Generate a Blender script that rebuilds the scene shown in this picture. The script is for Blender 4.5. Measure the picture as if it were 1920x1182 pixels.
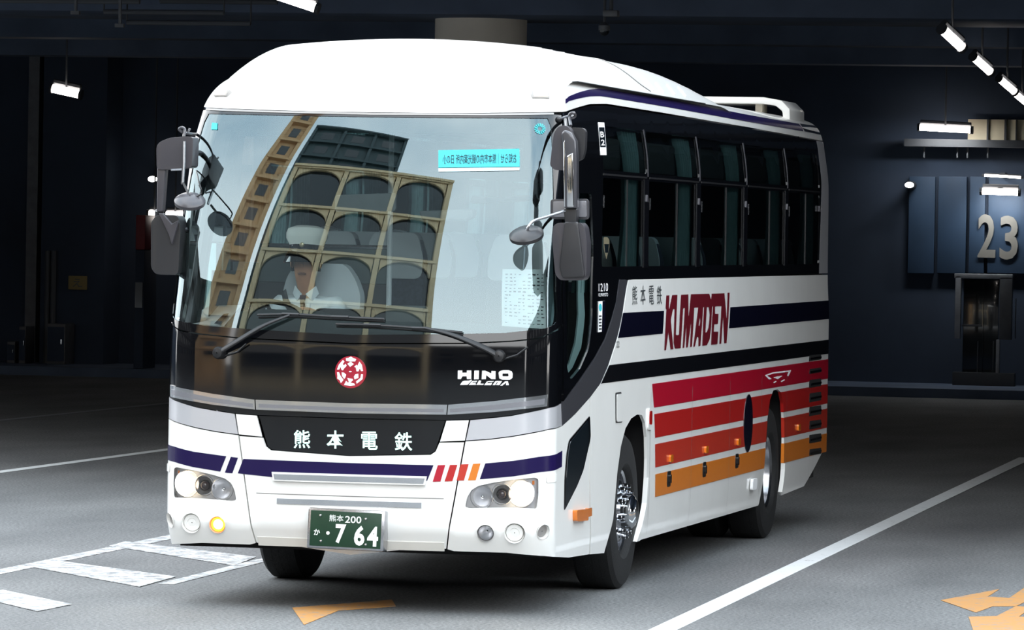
import bpy, bmesh, math, random
import numpy as np
from mathutils import Vector, Matrix
from mathutils.geometry import delaunay_2d_cdt
random.seed(7)
for o in list(bpy.data.objects): bpy.data.objects.remove(o)
SC = bpy.context.scene
COL = SC.collection
# ---------------------------------------------------------------- camera
CAM = np.array([7.404009, -29.721252, 2.364733])
YAW, PITCH, ROLL = math.radians(-12.078024), math.radians(-0.932894), math.radians(1.066642)
FPX = 9289.7875                                   # focal length in pixels of the 1920 x 1182 frame
_cy, _sy, _cp, _sp, _cr, _sr = math.cos(YAW), math.sin(YAW), math.cos(PITCH), math.sin(PITCH), math.cos(ROLL), math.sin(ROLL)
FW = np.array([_sy*_cp, _cy*_cp, _sp])
_rt = np.array([_cy, -_sy, 0.0]); _up = np.cross(_rt, FW)
RT = _cr*_rt + _sr*_up
UP = -_sr*_rt + _cr*_up
def _ray(px, py): return FW + RT*((px-960)/FPX) - UP*((py-591)/FPX)
def on_x(px, py, x): d = _ray(px, py); return CAM + d*((x-CAM[0])/d[0])
def on_y(px, py, y): d = _ray(px, py); return CAM + d*((y-CAM[1])/d[1])
def on_z(px, py, z): d = _ray(px, py); return CAM + d*((z-CAM[2])/d[2])
def project(p):
    d = np.asarray(p, float)-CAM; k = d @ FW
    return np.array([960+FPX*(d @ RT)/k, 591-FPX*(d @ UP)/k])
# ---------------------------------------------------------------- the coach's skin: P(s, z)
def pchip(keys):
    xs = [k[0] for k in keys]; ys = [k[1] for k in keys]; n = len(xs)
    h = [xs[i+1]-xs[i] for i in range(n-1)]; d = [(ys[i+1]-ys[i])/h[i] for i in range(n-1)]
    m = [d[0]]+[0.0]*(n-2)+[d[-1]]
    for i in range(1, n-1):
        if d[i-1]*d[i] > 0:
            a, b = 2*h[i]+h[i-1], h[i]+2*h[i-1]; m[i] = (a+b)/(a/d[i-1]+b/d[i])
    def fn(x):
        x = min(max(x, xs[0]), xs[-1]); i = 0
        while i < n-2 and x > xs[i+1]: i += 1
        t = (x-xs[i])/h[i]; t2, t3 = t*t, t*t*t
        return (2*t3-3*t2+1)*ys[i]+(t3-2*t2+t)*h[i]*m[i]+(-2*t3+3*t2)*ys[i+1]+(t3-t2)*h[i]*m[i+1]
    return fn
half_width = pchip([(.26, 1.227), (.50, 1.248), (.8, 1.25), (1.68, 1.25), (2.05, 1.233), (2.8, 1.226), (3.1, 1.188), (3.2, 1.168), (3.28, 1.14), (3.34, 1.09), (3.38, 1.0), (3.40, .9)])
def set_back(z):
    t = z-1.62; t = (t+math.sqrt(t*t+.0016))/2
    f = .10*t+.125*t*t
    if z > 3.11: f += 4*(z-3.11)**2
    if z < .53: f += .55*(.53-z)**1.08
    return f
XB, CA, CB, LC = 1.04, .21, .18, .31
S0 = XB+LC
def bow(x): return .13+.083*x*x
YC = bow(XB+CA)+CB
YE, RR = 11.85, .25                                # the side ends here and turns into the rear
S1 = S0+YE-YC
S2 = S1+RR*math.pi/2
def P(s, z):
    sg = -1.0 if s < 0 else 1.0; s = abs(s); k = half_width(z)/1.25; f = set_back(z)
    if s <= XB: return np.array([sg*s*k, bow(s)+f, z])
    if s <= S0:
        a = (s-XB)/LC*math.pi/2; x = XB+CA*math.sin(a)
        return np.array([sg*x*k, bow(x)+CB*(1-math.cos(a))+f, z])
    if s <= S1:
        t = s-S0; h = (1-t/2)**2 if t < 2 else 0.0
        return np.array([sg*1.25*k, YC+t+f*h, z])
    if s <= S2:
        a = (s-S1)/RR
        return np.array([sg*(1.25-RR+RR*math.cos(a))*k, YE+RR*math.sin(a), z])
    return np.array([sg*max(0.0, 1.25-RR-(s-S2))*k, YE+RR, z])
def N(s, z):
    e = .004
    a = P(s+e, z)-P(s-e, z); b = P(s, z+e)-P(s, z-e)
    n = np.cross(a, b); return n/np.linalg.norm(n)
def sk(px, py, s=None, z=None):
    """the skin point seen at a pixel of the photograph -> (s, z)"""
    if s is None:
        if px > 1056:
            q = on_x(px, py, 1.235); s = S0+q[1]-YC; z = q[2]
        else:
            q = on_y(px, py, .3); s = max(-1.15, min(1.15, q[0])); z = q[2]
    for _ in range(30):
        z = min(max(z, .2), 3.395)
        q = project(P(s, z)); e = np.array([px, py])-q
        if abs(e).max() < .02: break
        h = 1e-4
        J = np.stack([(project(P(s+h, z))-q)/h, (project(P(s, z+h))-q)/h], 1)
        d = np.linalg.lstsq(J, e, rcond=None)[0]
        m = abs(d).max(); d = d*min(1, .25/max(m, 1e-9))
        s += d[0]; z += d[1]
    return (float(s), float(z))
# ---------------------------------------------------------------- camera, sky, exposure
cam_data = bpy.data.cameras.new('camera'); cam = bpy.data.objects.new('camera', cam_data); COL.objects.link(cam)
cam_data.sensor_fit = 'HORIZONTAL'; cam_data.sensor_width = 36.0; cam_data.lens = FPX/1920*36.0
cam_data.clip_start = .5; cam_data.clip_end = 400
cam.matrix_world = Matrix(((RT[0], UP[0], -FW[0], CAM[0]), (RT[1], UP[1], -FW[1], CAM[1]), (RT[2], UP[2], -FW[2], CAM[2]), (0, 0, 0, 1)))
SC.camera = cam
world = bpy.data.worlds.new('world'); SC.world = world; world.use_nodes = True
wn = world.node_tree.nodes; wl = world.node_tree.links; wn.clear()
w_out = wn.new('ShaderNodeOutputWorld'); w_bg = wn.new('ShaderNodeBackground'); w_tc = wn.new('ShaderNodeTexCoord')
w_noise = wn.new('ShaderNodeTexNoise'); w_noise.inputs['Scale'].default_value = 2.2; w_noise.inputs['Detail'].default_value = 5
w_ramp = wn.new('ShaderNodeValToRGB')
w_ramp.color_ramp.elements[0].position = .40; w_ramp.color_ramp.elements[0].color = (.44, .62, .84, 1)
w_ramp.color_ramp.elements[1].position = .62; w_ramp.color_ramp.elements[1].color = (.92, .95, 1.0, 1)
wl.new(w_tc.outputs['Generated'], w_noise.inputs['Vector']); wl.new(w_noise.outputs['Fac'], w_ramp.inputs['Fac'])
w_sep = wn.new('ShaderNodeSeparateXYZ'); w_el = wn.new('ShaderNodeValToRGB'); w_mix = wn.new('ShaderNodeMix'); w_mix.data_type = 'RGBA'
for p_, c_ in ((.30, (.96, .98, 1.0, 1)), (.72, (.46, .58, .68, 1))): e_ = w_el.color_ramp.elements.new(p_); e_.color = c_
w_el.color_ramp.elements[0].color = (1, .98, .95, 1); w_el.color_ramp.elements[-1].color = (.40, .52, .64, 1)
w_ramp.color_ramp.elements[0].color = (0, 0, 0, 1); w_ramp.color_ramp.elements[1].color = (.8, .8, .8, 1)
wl.new(w_tc.outputs['Generated'], w_sep.inputs[0]); wl.new(w_sep.outputs['Z'], w_el.inputs['Fac'])
wl.new(w_ramp.outputs['Color'], w_mix.inputs[0]); wl.new(w_el.outputs['Color'], w_mix.inputs[6]); w_mix.inputs[7].default_value = (.96, .98, 1.0, 1)
wl.new(w_mix.outputs[2], w_bg.inputs['Color']); wl.new(w_bg.outputs['Background'], w_out.inputs['Surface'])
w_bg.inputs['Strength'].default_value = 3.9
SC.view_settings.view_transform = 'Standard'; SC.view_settings.look = 'None'
SC.view_settings.exposure = 0.42; SC.view_settings.gamma = 1.0; SC.view_settings.use_curve_mapping = False

# ---------------------------------------------------------------- materials
def lin(c):
    return tuple((v/255/12.92 if v/255 <= .04045 else ((v/255+.055)/1.055)**2.4) for v in c)+(1.0,)
MATS = {}
def mat(name, rgb, rough=.5, metal=0.0, coat=0.0, spec=.5, vary=0.0, vscale=8.0, bump=0.0, bscale=60.0, emit=None, estr=0.0):
    m = bpy.data.materials.new(name); m.use_nodes = True; MATS[name] = m
    nt = m.node_tree; b = nt.nodes['Principled BSDF']; c = lin(rgb)
    b.inputs['Base Color'].default_value = c; b.inputs['Roughness'].default_value = rough; b.inputs['Metallic'].default_value = metal
    b.inputs['Coat Weight'].default_value = coat; b.inputs['Coat Roughness'].default_value = .04; b.inputs['Specular IOR Level'].default_value = spec
    if emit is not None:
        b.inputs['Emission Color'].default_value = lin(emit); b.inputs['Emission Strength'].default_value = estr
    if vary or bump:
        tc = nt.nodes.new('ShaderNodeTexCoord'); n = nt.nodes.new('ShaderNodeTexNoise')
        n.inputs['Scale'].default_value = vscale; n.inputs['Detail'].default_value = 6; nt.links.new(tc.outputs['Object'], n.inputs['Vector'])
        if vary:
            r = nt.nodes.new('ShaderNodeValToRGB'); lo, hi = r.color_ramp.elements
            lo.position, hi.position = .3, .7
            lo.color = tuple(v*(1-vary) for v in c[:3])+(1,); hi.color = tuple(min(1, v*(1+vary*.6)) for v in c[:3])+(1,)
            nt.links.new(n.outputs['Fac'], r.inputs['Fac']); nt.links.new(r.outputs['Color'], b.inputs['Base Color'])
        if bump:
            n2 = nt.nodes.new('ShaderNodeTexNoise'); n2.inputs['Scale'].default_value = bscale; n2.inputs['Detail'].default_value = 4
            bp = nt.nodes.new('ShaderNodeBump'); bp.inputs['Strength'].default_value = bump; bp.inputs['Distance'].default_value = .01
            nt.links.new(tc.outputs['Object'], n2.inputs['Vector']); nt.links.new(n2.outputs['Fac'], bp.inputs['Height']); nt.links.new(bp.outputs['Normal'], b.inputs['Normal'])
    return m
def glass(name, tint, ior, rough=0.0, refl=(1.0, 1.0, 1.0)):
    m = bpy.data.materials.new(name); m.use_nodes = True; MATS[name] = m
    nt = m.node_tree; nt.nodes.clear()
    out = nt.nodes.new('ShaderNodeOutputMaterial'); mix = nt.nodes.new('ShaderNodeMixShader'); tr = nt.nodes.new('ShaderNodeBsdfTransparent')
    gl = nt.nodes.new('ShaderNodeBsdfGlossy'); fr = nt.nodes.new('ShaderNodeFresnel')
    tr.inputs['Color'].default_value = tint+(1,); gl.inputs['Color'].default_value = refl+(1,); gl.inputs['Roughness'].default_value = rough; fr.inputs['IOR'].default_value = ior
    nt.links.new(fr.outputs['Fac'], mix.inputs['Fac']); nt.links.new(tr.outputs['BSDF'], mix.inputs[1]); nt.links.new(gl.outputs['BSDF'], mix.inputs[2])
    nt.links.new(mix.outputs['Shader'], out.inputs['Surface'])
    return m
def emitter(name, rgb, strength):
    return mat(name, rgb, .4, emit=rgb, estr=strength)
mat('white_paint', (238, 237, 233), .32, coat=.6, vary=.03, vscale=3)
mat('shaded_white_paint', (226, 223, 215), .4, coat=.4, vary=.05, vscale=4)  # body white with the shade of the downward-facing bumper lip put into the colour
mat('silver_paint', (206, 206, 210), .3, metal=.45, coat=.4)
mat('bar_grey', (150, 150, 156), .25, metal=.6)
mat('door_trim', (160, 188, 188), .6)
mat('gunmetal_paint', (72, 72, 77), .34, metal=.35, coat=.6)
mat('black_gloss', (10, 11, 14), .06, coat=.35)
mat('black_trim', (14, 14, 17), .45)
mat('gap_black', (5, 5, 6), .8)
mat('purple_film', (24, 12, 64), .25, coat=.15, spec=.3)
mat('navy_film', (8, 8, 28), .25, coat=.6)
mat('black_film', (7, 8, 13), .28, coat=.5)
mat('crimson_film', (176, 14, 42), .3, coat=.5)
mat('red_film', (180, 30, 28), .3, coat=.5)
mat('vermilion_film', (188, 50, 34), .3, coat=.5)
mat('orange_film', (214, 120, 32), .3, coat=.5)
mat('maroon_film', (100, 16, 30), .35, coat=.4)
mat('white_film', (245, 245, 245), .4)
mat('emblem_red', (158, 20, 44), .35, coat=.5)
mat('chrome', (225, 227, 230), .07, metal=1.0)
mat('satin_steel', (185, 186, 190), .25, metal=1.0, vary=.15, vscale=30)
mat('rubber', (10, 10, 11), .75, vary=.25, vscale=30, bump=.25, bscale=90)
mat('underbody', (12, 12, 13), .9)
mat('mirror_plastic', (62, 60, 65), .38, coat=.3)
mat('dark_plastic', (36, 36, 39), .42, coat=.2)
mat('wiper_black', (24, 24, 26), .4)
mat('mirror_silver', (215, 220, 225), .03, metal=1.0)
mat('amber', (225, 120, 14), .2, coat=1)
mat('red_reflector', (190, 20, 20), .25, coat=1)
mat('plate_green', (14, 52, 32), .4, vary=.12, vscale=20)
mat('plate_white', (240, 245, 240), .5)
mat('latch_black', (16, 14, 14), .3, coat=.5)
mat('lens_bezel', (150, 147, 144), .35, metal=.4)
mat('lamp_inner', (190, 190, 192), .35, coat=.6)
mat('projector', (60, 50, 52), .08, coat=1)
emitter('headlamp_glow', (255, 238, 205), 9.0)
emitter('fog_glow', (255, 176, 60), 1.3)
emitter('fog_core', (255, 232, 176), 3.0)
emitter('position_glow', (255, 225, 190), 1.4)
emitter('display_glyph', (190, 232, 222), 1.0)
emitter('tube_glow', (255, 246, 238), 14.0)
emitter('spot_glow', (255, 255, 250), 9.0)
glass('windscreen_glass', (.88, .96, .95), 2.15, refl=(.78, .95, 1.0))
glass('tinted_glass', (.50, .60, .60), 1.5)
glass('door_glass', (.84, .92, .92), 1.5)
glass('clear_lens', (.96, .96, .96), 1.45)
mat('interior_dark', (34, 37, 40), .7)
mat('interior_grey', (96, 104, 106), .7, vary=.1)
mat('dash_grey', (70, 84, 86), .6, vary=.1, vscale=5)
mat('seat_cloth', (52, 58, 74), .9, vary=.3, vscale=40)
mat('seat_cover_white', (196, 206, 212), .8, vary=.05)
mat('curtain_teal', (104, 132, 134), .85, vary=.15, vscale=14)
mat('curtain_brown', (120, 92, 78), .85, vary=.15, vscale=14)
mat('paper_white', (206, 216, 216), .8)
mat('paper_blue', (206, 232, 238), .8)
mat('ink_dark', (22, 30, 34), .8)
mat('film_cyan', (52, 180, 190), .5)
mat('skin', (206, 150, 116), .55, vary=.06, vscale=20)
mat('skin_dark', (128, 84, 66), .6)
mat('hair_black', (20, 17, 16), .6)
mat('shirt_white', (228, 240, 246), .8, vary=.05, vscale=12, bump=.2, bscale=14)
mat('tie_brown', (70, 46, 42), .7, vary=.2, vscale=60)
mat('trouser_navy', (28, 30, 40), .85)
mat('cap_white', (232, 240, 236), .75)
mat('visor_black', (9, 9, 11), .12, coat=1)
mat('badge_gold', (190, 180, 150), .3, metal=.7)
mat('gloves', (230, 232, 230), .8)
mat('concrete_dark', (84, 97, 118), .85, vary=.25, vscale=1.2, bump=.2, bscale=12)
mat('wall_navy', (52, 64, 82), .8, vary=.25, vscale=.7)
mat('panel_blue', (40, 62, 86), .6, vary=.2, vscale=1.5)
mat('column_tan', (226, 217, 202), .75, vary=.08, vscale=2)
mat('post_grey', (158, 160, 164), .6, vary=.2, vscale=6)
mat('lamp_bowl', (228, 229, 232), .3, metal=.9)
mat('steel_grey', (98, 100, 104), .5, metal=.5, vary=.2, vscale=6)
mat('recess_cream', (196, 186, 160), .7, vary=.2, vscale=2)
mat('sign_yellow', (150, 132, 84), .7)
mat('digit_cream', (118, 115, 108), .6)
mat('lamp_body', (60, 62, 66), .5)
mat('pipe_grey', (78, 82, 88), .6)
mat('vending_red', (120, 26, 34), .5)
mat('facade_tan', (196, 160, 118), .75, vary=.1, vscale=.6)
mat('facade_pale', (206, 186, 150), .75, vary=.08, vscale=.6)
mat('facade_glass', (22, 30, 36), .12, coat=.6)
mat('facade_dark', (46, 44, 44), .7)
mat('facade_teal', (44, 62, 66), .5)
# asphalt: fine aggregate, worn paler patches, tyre-dark streaks
def asphalt():
    m = bpy.data.materials.new('asphalt'); m.use_nodes = True; MATS['asphalt'] = m
    nt = m.node_tree; N_ = nt.nodes; L = nt.links; b = N_['Principled BSDF']; tc = N_.new('ShaderNodeTexCoord')
    mp = N_.new('ShaderNodeMapping'); mp.inputs['Scale'].default_value = (1, .35, 1); L.new(tc.outputs['Object'], mp.inputs['Vector'])
    big = N_.new('ShaderNodeTexNoise'); big.inputs['Scale'].default_value = .9; big.inputs['Detail'].default_value = 5; L.new(mp.outputs['Vector'], big.inputs['Vector'])
    fine = N_.new('ShaderNodeTexNoise'); fine.inputs['Scale'].default_value = 42; fine.inputs['Detail'].default_value = 8; fine.inputs['Roughness'].default_value = .7; L.new(tc.outputs['Object'], fine.inputs['Vector'])
    r1 = N_.new('ShaderNodeValToRGB'); r1.color_ramp.elements[0].position = .3; r1.color_ramp.elements[1].position = .72
    r1.color_ramp.elements[0].color = (.125, .128, .130, 1); r1.color_ramp.elements[1].color = (.215, .218, .218, 1)
    r2 = N_.new('ShaderNodeValToRGB'); r2.color_ramp.elements[0].position = .35; r2.color_ramp.elements[1].position = .68
    r2.color_ramp.elements[0].color = (.30, .30, .31, 1); r2.color_ramp.elements[1].color = (1.5, 1.5, 1.48, 1)
    mx = N_.new('ShaderNodeMix'); mx.data_type = 'RGBA'; mx.blend_type = 'MULTIPLY'; mx.inputs[0].default_value = 1
    L.new(big.outputs['Fac'], r1.inputs['Fac']); L.new(fine.outputs['Fac'], r2.inputs['Fac']); L.new(r1.outputs['Color'], mx.inputs[6]); L.new(r2.outputs['Color'], mx.inputs[7])
    L.new(mx.outputs[2], b.inputs['Base Color']); b.inputs['Roughness'].default_value = .72; b.inputs['Specular IOR Level'].default_value = .35
    bp = N_.new('ShaderNodeBump'); bp.inputs['Strength'].default_value = .8; bp.inputs['Distance'].default_value = .01; L.new(fine.outputs['Fac'], bp.inputs['Height']); L.new(bp.outputs['Normal'], b.inputs['Normal'])
    return m
asphalt()
def worn_paint(name, rgb, wear):
    m = mat(name, rgb, .65); nt = m.node_tree; b = nt.nodes['Principled BSDF']; tc = nt.nodes.new('ShaderNodeTexCoord')
    n = nt.nodes.new('ShaderNodeTexNoise'); n.inputs['Scale'].default_value = 9; n.inputs['Detail'].default_value = 9; n.inputs['Roughness'].default_value = .75
    nt.links.new(tc.outputs['Object'], n.inputs['Vector'])
    r = nt.nodes.new('ShaderNodeValToRGB'); r.color_ramp.elements[0].position = wear-.06; r.color_ramp.elements[1].position = wear+.06
    r.color_ramp.elements[0].color = (.2, .205, .208, 1); r.color_ramp.elements[1].color = lin(rgb)
    nt.links.new(n.outputs['Fac'], r.inputs['Fac']); nt.links.new(r.outputs['Color'], b.inputs['Base Color'])
worn_paint('road_white', (214, 217, 217), .36); worn_paint('road_white_worn', (206, 208, 208), .50)
worn_paint('road_white_faint', (128, 132, 136), .44); worn_paint('road_orange', (178, 128, 70), .42)

# ---------------------------------------------------------------- mesh helpers
def link(o, parent=None):
    COL.objects.link(o)
    if parent is not None: o.parent = parent
    return o
def raw(name, verts, faces, material, parent=None, loop_normals=None, smooth=None):
    me = bpy.data.meshes.new(name); me.from_pydata([tuple(v) for v in verts], [], faces); me.update()
    me.materials.append(MATS[material])
    if loop_normals is not None:
        me.polygons.foreach_set('use_smooth', [True]*len(me.polygons)); me.normals_split_custom_set(loop_normals)
    elif smooth is not None:
        me.polygons.foreach_set('use_smooth', [True]*len(me.polygons)); me.set_sharp_from_angle(angle=math.radians(smooth))
    return link(bpy.data.objects.new(name, me), parent)
def thing(name, label, cat, loc=(0, 0, 0), group=None):
    o = bpy.data.objects.new(name, None); COL.objects.link(o); o.location = loc; o.empty_display_size = .1
    o['label'] = label; o['category'] = cat
    if group: o['group'] = group
    return o
def tag(o, label=None, cat=None, group=None, kind=None):
    for k, v in (('label', label), ('category', cat), ('group', group), ('kind', kind)):
        if v: o[k] = v
    return o
class MB:
    """gathers boxes, tubes, lathes and prisms into one mesh"""
    def __init__(self): self.v = []; self.f = []
    def add(self, vs, fs):
        k = len(self.v); self.v += [tuple(map(float, p)) for p in vs]; self.f += [tuple(i+k for i in f) for f in fs]; return self
    def box(self, a, b, rot=None, at=None):
        x0, y0, z0 = a; x1, y1, z1 = b
        vs = [(x, y, z) for z in (z0, z1) for y in (y0, y1) for x in (x0, x1)]
        if rot is not None:
            c = Vector(at) if at is not None else Vector(((x0+x1)/2, (y0+y1)/2, (z0+z1)/2)); vs = [rot @ (Vector(p)-c)+c for p in vs]
        return self.add(vs, [(0, 2, 3, 1), (4, 5, 7, 6), (0, 1, 5, 4), (2, 6, 7, 3), (1, 3, 7, 5), (0, 4, 6, 2)])
    def tube(self, pts, r, n=10, caps=True, flat=1.0):
        pts = [Vector(p) for p in pts]; m = len(pts); rr = r if isinstance(r, (list, tuple)) else [r]*m
        vs = []; up = None
        for i, p in enumerate(pts):
            d = (pts[min(i+1, m-1)]-pts[max(i-1, 0)]).normalized()
            if up is None: up = d.orthogonal().normalized()
            up = (up-d*up.dot(d)).normalized(); sd = d.cross(up)
            for k in range(n):
                a = 2*math.pi*k/n; vs.append(p+up*(math.cos(a)*rr[i])+sd*(math.sin(a)*rr[i]*flat))
        fs = [(i*n+k, i*n+(k+1) % n, (i+1)*n+(k+1) % n, (i+1)*n+k) for i in range(m-1) for k in range(n)]
        if caps: fs += [tuple(range(n))[::-1], tuple((m-1)*n+k for k in range(n))]
        return self.add(vs, fs)
    def lathe(self, prof, c, axis, n=32, cap0=False, cap1=False):
        """prof: (radius, distance along the axis)"""
        ax = Vector(axis).normalized(); u = ax.orthogonal().normalized(); w = ax.cross(u); c = Vector(c); vs = []
        for r, h in prof:
            for k in range(n):
                a = 2*math.pi*k/n; vs.append(c+ax*h+u*(r*math.cos(a))+w*(r*math.sin(a)))
        m = len(prof); fs = [(i*n+k, i*n+(k+1) % n, (i+1)*n+(k+1) % n, (i+1)*n+k) for i in range(m-1) for k in range(n)]
        if cap0: fs.append(tuple(range(n))[::-1])
        if cap1: fs.append(tuple((m-1)*n+k for k in range(n)))
        return self.add(vs, fs)
    def ball(self, c, r, n=16, m=10):
        rx, ry, rz = r if isinstance(r, (list, tuple)) else (r, r, r); c = Vector(c); vs = []
        for i in range(m+1):
            t = math.pi*i/m
            for k in range(n):
                a = 2*math.pi*k/n; vs.append(c+Vector((rx*math.sin(t)*math.cos(a), ry*math.sin(t)*math.sin(a), rz*math.cos(t))))
        return self.add(vs, [(i*n+k, (i+1)*n+k, (i+1)*n+(k+1) % n, i*n+(k+1) % n) for i in range(m) for k in range(n)])
    def prism(self, poly, fn, d):
        """poly 2D outline; fn(u, v, t) -> point with t = 0 or d; convex or concave outline"""
        n = len(poly); vs = [fn(u, v, 0) for u, v in poly]+[fn(u, v, d) for u, v in poly]
        tri = tess(poly)
        return self.add(vs, [t for t in tri]+[tuple(i+n for i in reversed(t)) for t in tri]+[(i, i+n, (i+1) % n+n, (i+1) % n) for i in range(n)])
    def build(self, name, material, parent=None, smooth=35, bevel=0, seg=2, fix=True):
        me = bpy.data.meshes.new(name); bm = bmesh.new()
        vv = [bm.verts.new(p) for p in self.v]
        for f in self.f:
            try: bm.faces.new([vv[i] for i in f])
            except ValueError: pass
        bmesh.ops.remove_doubles(bm, verts=bm.verts, dist=1e-5)
        if fix: bmesh.ops.recalc_face_normals(bm, faces=bm.faces)
        if bevel:
            es = [e for e in bm.edges if len(e.link_faces) == 2 and e.calc_face_angle(0) > math.radians(30)]
            bmesh.ops.bevel(bm, geom=es, offset=bevel, segments=seg, profile=.6, affect='EDGES', clamp_overlap=True)
        bm.to_mesh(me); bm.free(); me.materials.append(MATS[material])
        me.polygons.foreach_set('use_smooth', [True]*len(me.polygons)); me.set_sharp_from_angle(angle=math.radians(smooth))
        return link(bpy.data.objects.new(name, me), parent)
def tess(poly):
    n = len(poly)
    r = delaunay_2d_cdt([Vector(p) for p in poly], [], [list(range(n))], 1, 1e-6)
    back = {}
    for i, orig in enumerate(r[3]):
        back[i] = orig[0] if orig else 0
    return [tuple(back[i] for i in f) for f in r[2]]
def inside(poly, x, y):
    c = False; n = len(poly); j = n-1
    for i in range(n):
        xi, yi = poly[i]; xj, yj = poly[j]
        if (yi > y) != (yj > y) and x < (xj-xi)*(y-yi)/(yj-yi)+xi: c = not c
        j = i
    return c
def dense(poly, step):
    out = []
    for i, p in enumerate(poly):
        q = poly[(i+1) % len(poly)]; k = max(1, int(math.hypot(q[0]-p[0], q[1]-p[1])/step))
        out += [(p[0]+(q[0]-p[0])*t/k, p[1]+(q[1]-p[1])*t/k) for t in range(k)]
    return out
def rounded(poly, r, n=4):
    """round the corners of an outline"""
    out = []; m = len(poly)
    for i in range(m):
        p = Vector(poly[i]); a = Vector(poly[i-1])-p; b = Vector(poly[(i+1) % m])-p
        k = min(r, a.length*.45, b.length*.45); s, e = p+a.normalized()*k, p+b.normalized()*k
        for t in range(n+1):
            t /= n; q = s*(1-t)**2+p*2*t*(1-t)+e*t*t; out.append((q.x, q.y))
    return out
def cdt(outline, holes, fill):
    pts = []; edges = []
    for ring in [outline]+holes:
        k = len(pts); pts += ring; edges += [(k+i, k+(i+1) % len(ring)) for i in range(len(ring))]
    nb = len(pts)
    pts = pts+fill
    r = delaunay_2d_cdt([Vector(p) for p in pts], edges, [], 0, 1e-6)
    vs = [tuple(v) for v in r[0]]; fs = []
    for f in r[2]:
        cx = sum(vs[i][0] for i in f)/len(f); cy = sum(vs[i][1] for i in f)/len(f)
        if inside(outline, cx, cy) and not any(inside(h, cx, cy) for h in holes):
            a = sum(vs[f[i]][0]*vs[f[(i+1) % len(f)]][1]-vs[f[(i+1) % len(f)]][0]*vs[f[i]][1] for i in range(len(f)))
            fs.append(tuple(f) if a > 0 else tuple(reversed(f)))
    return vs, fs
def curved(outline, holes, step):
    """sample grid inside an outline: dense where the skin bends, sparse along the flat sides"""
    s0, s1 = min(p[0] for p in outline), max(p[0] for p in outline); z0, z1 = min(p[1] for p in outline), max(p[1] for p in outline)
    ss = []; s = s0
    while s < s1:
        ss.append(s); a = abs(s); d = step*.5 if XB-.1 < a < S0+.1 or S1-.06 < a < S2+.05 else (step if a < S0+2.1 else step*8)
        for k in (-S2, -S0-2.1, S1-.05):
            if s < k-1e-6 < s+d: d = k-s
        s += d
    nz = max(1, int((z1-z0)/step)); eps = step*.22; out = []
    for s in ss[1:]:
        for k in range(1, nz):
            z = z0+(z1-z0)*k/nz
            if not inside(outline, s, z) or any(inside(h, s, z) for h in holes): continue
            out.append((s, z))
    return out
def skin_panel(name, outline, material, parent=None, off=0.0, thick=.012, holes=(), step=.07, fill=True):
    """a sheet cut from the coach's skin: outline and holes in (s, z); off = height above the skin"""
    holes = [list(h) for h in holes]
    area = sum(outline[i-1][0]*outline[i][1]-outline[i][0]*outline[i-1][1] for i in range(len(outline)))
    if area < 0: outline = list(reversed(outline))
    rim_o = dense(outline, step*.6); rim_h = [dense(h, step*.5) for h in holes]
    vs, fs = cdt(rim_o, rim_h, curved(rim_o, rim_h, step) if fill else [])
    pn = [N(*v) for v in vs]; top = [P(*v)+n*off for v, n in zip(vs, pn)]
    V = [tuple(p) for p in top]; F = list(fs); LN = [tuple(pn[i]) for f in fs for i in f]
    if thick:
        k = len(V); V += [tuple(p-n*thick) for p, n in zip(top, pn)]
        for f in fs: F.append(tuple(i+k for i in reversed(f))); LN += [tuple(-pn[i]) for i in reversed(f)]
        cnt = {}
        for f in fs:
            for i in range(len(f)): cnt[(f[i], f[(i+1) % len(f)])] = 1
        for a, b in [e for e in cnt if (e[1], e[0]) not in cnt]:
            q = [V[a], V[b], V[b+k], V[a+k]]; n = np.cross(np.subtract(q[2], q[0]), np.subtract(q[1], q[0])); l = np.linalg.norm(n)
            n = tuple(n/l) if l > 1e-12 else (0, 0, 1); j = len(V); V += q; F.append((j+1, j, j+3, j+2)); LN += [n]*4
    return raw(name, V, F, material, parent, LN)
def skin_band(name, lo, hi, ss, nz, material, parent, off=0.0):
    """a ring of skin between two height lines lo(s) and hi(s), sampled on a regular grid"""
    V = []; L = []; n = nz+1
    for s in ss:
        a, b = lo(abs(s)), hi(abs(s))
        for k in range(n):
            z = a+(b-a)*k/nz; nn = N(s, z); V.append(tuple(P(s, z)+nn*off)); L.append(tuple(nn))
    F = [(i*n+k, (i+1)*n+k, (i+1)*n+k+1, i*n+k+1) for i in range(len(ss)-1) for k in range(nz)]
    return raw(name, V, F, material, parent, [L[i] for f in F for i in f])
def mir(poly): return [(-a, b) for a, b in poly]
def full(half): return half+[(-a, b) for a, b in reversed(half) if abs(a) > 1e-6]
def pix(*pts): return [sk(*p) for p in pts]
def ring(c, r, n=24, ry=None): return [(c[0]+r*math.cos(2*math.pi*k/n), c[1]+(ry or r)*math.sin(2*math.pi*k/n)) for k in range(n)]
def glyphs(body, bold=0.0):
    """outline text as 2D triangles, scaled to a unit-height box: verts, faces, width"""
    cu = bpy.data.curves.new('t', 'FONT'); cu.body = body; cu.size = 1; cu.offset = bold; cu.resolution_u = 3
    o = bpy.data.objects.new('t', cu); COL.objects.link(o)
    me = o.evaluated_get(bpy.context.evaluated_depsgraph_get()).to_mesh()
    vs = [(v.co.x, v.co.y) for v in me.vertices]; fs = [tuple(p.vertices) for p in me.polygons]
    bpy.data.objects.remove(o); bpy.data.curves.remove(cu)
    x0 = min(v[0] for v in vs); y0 = min(v[1] for v in vs); x1 = max(v[0] for v in vs); y1 = max(v[1] for v in vs)
    return [((x-x0)/(x1-x0), (y-y0)/(y1-y0)) for x, y in vs], fs
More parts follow.
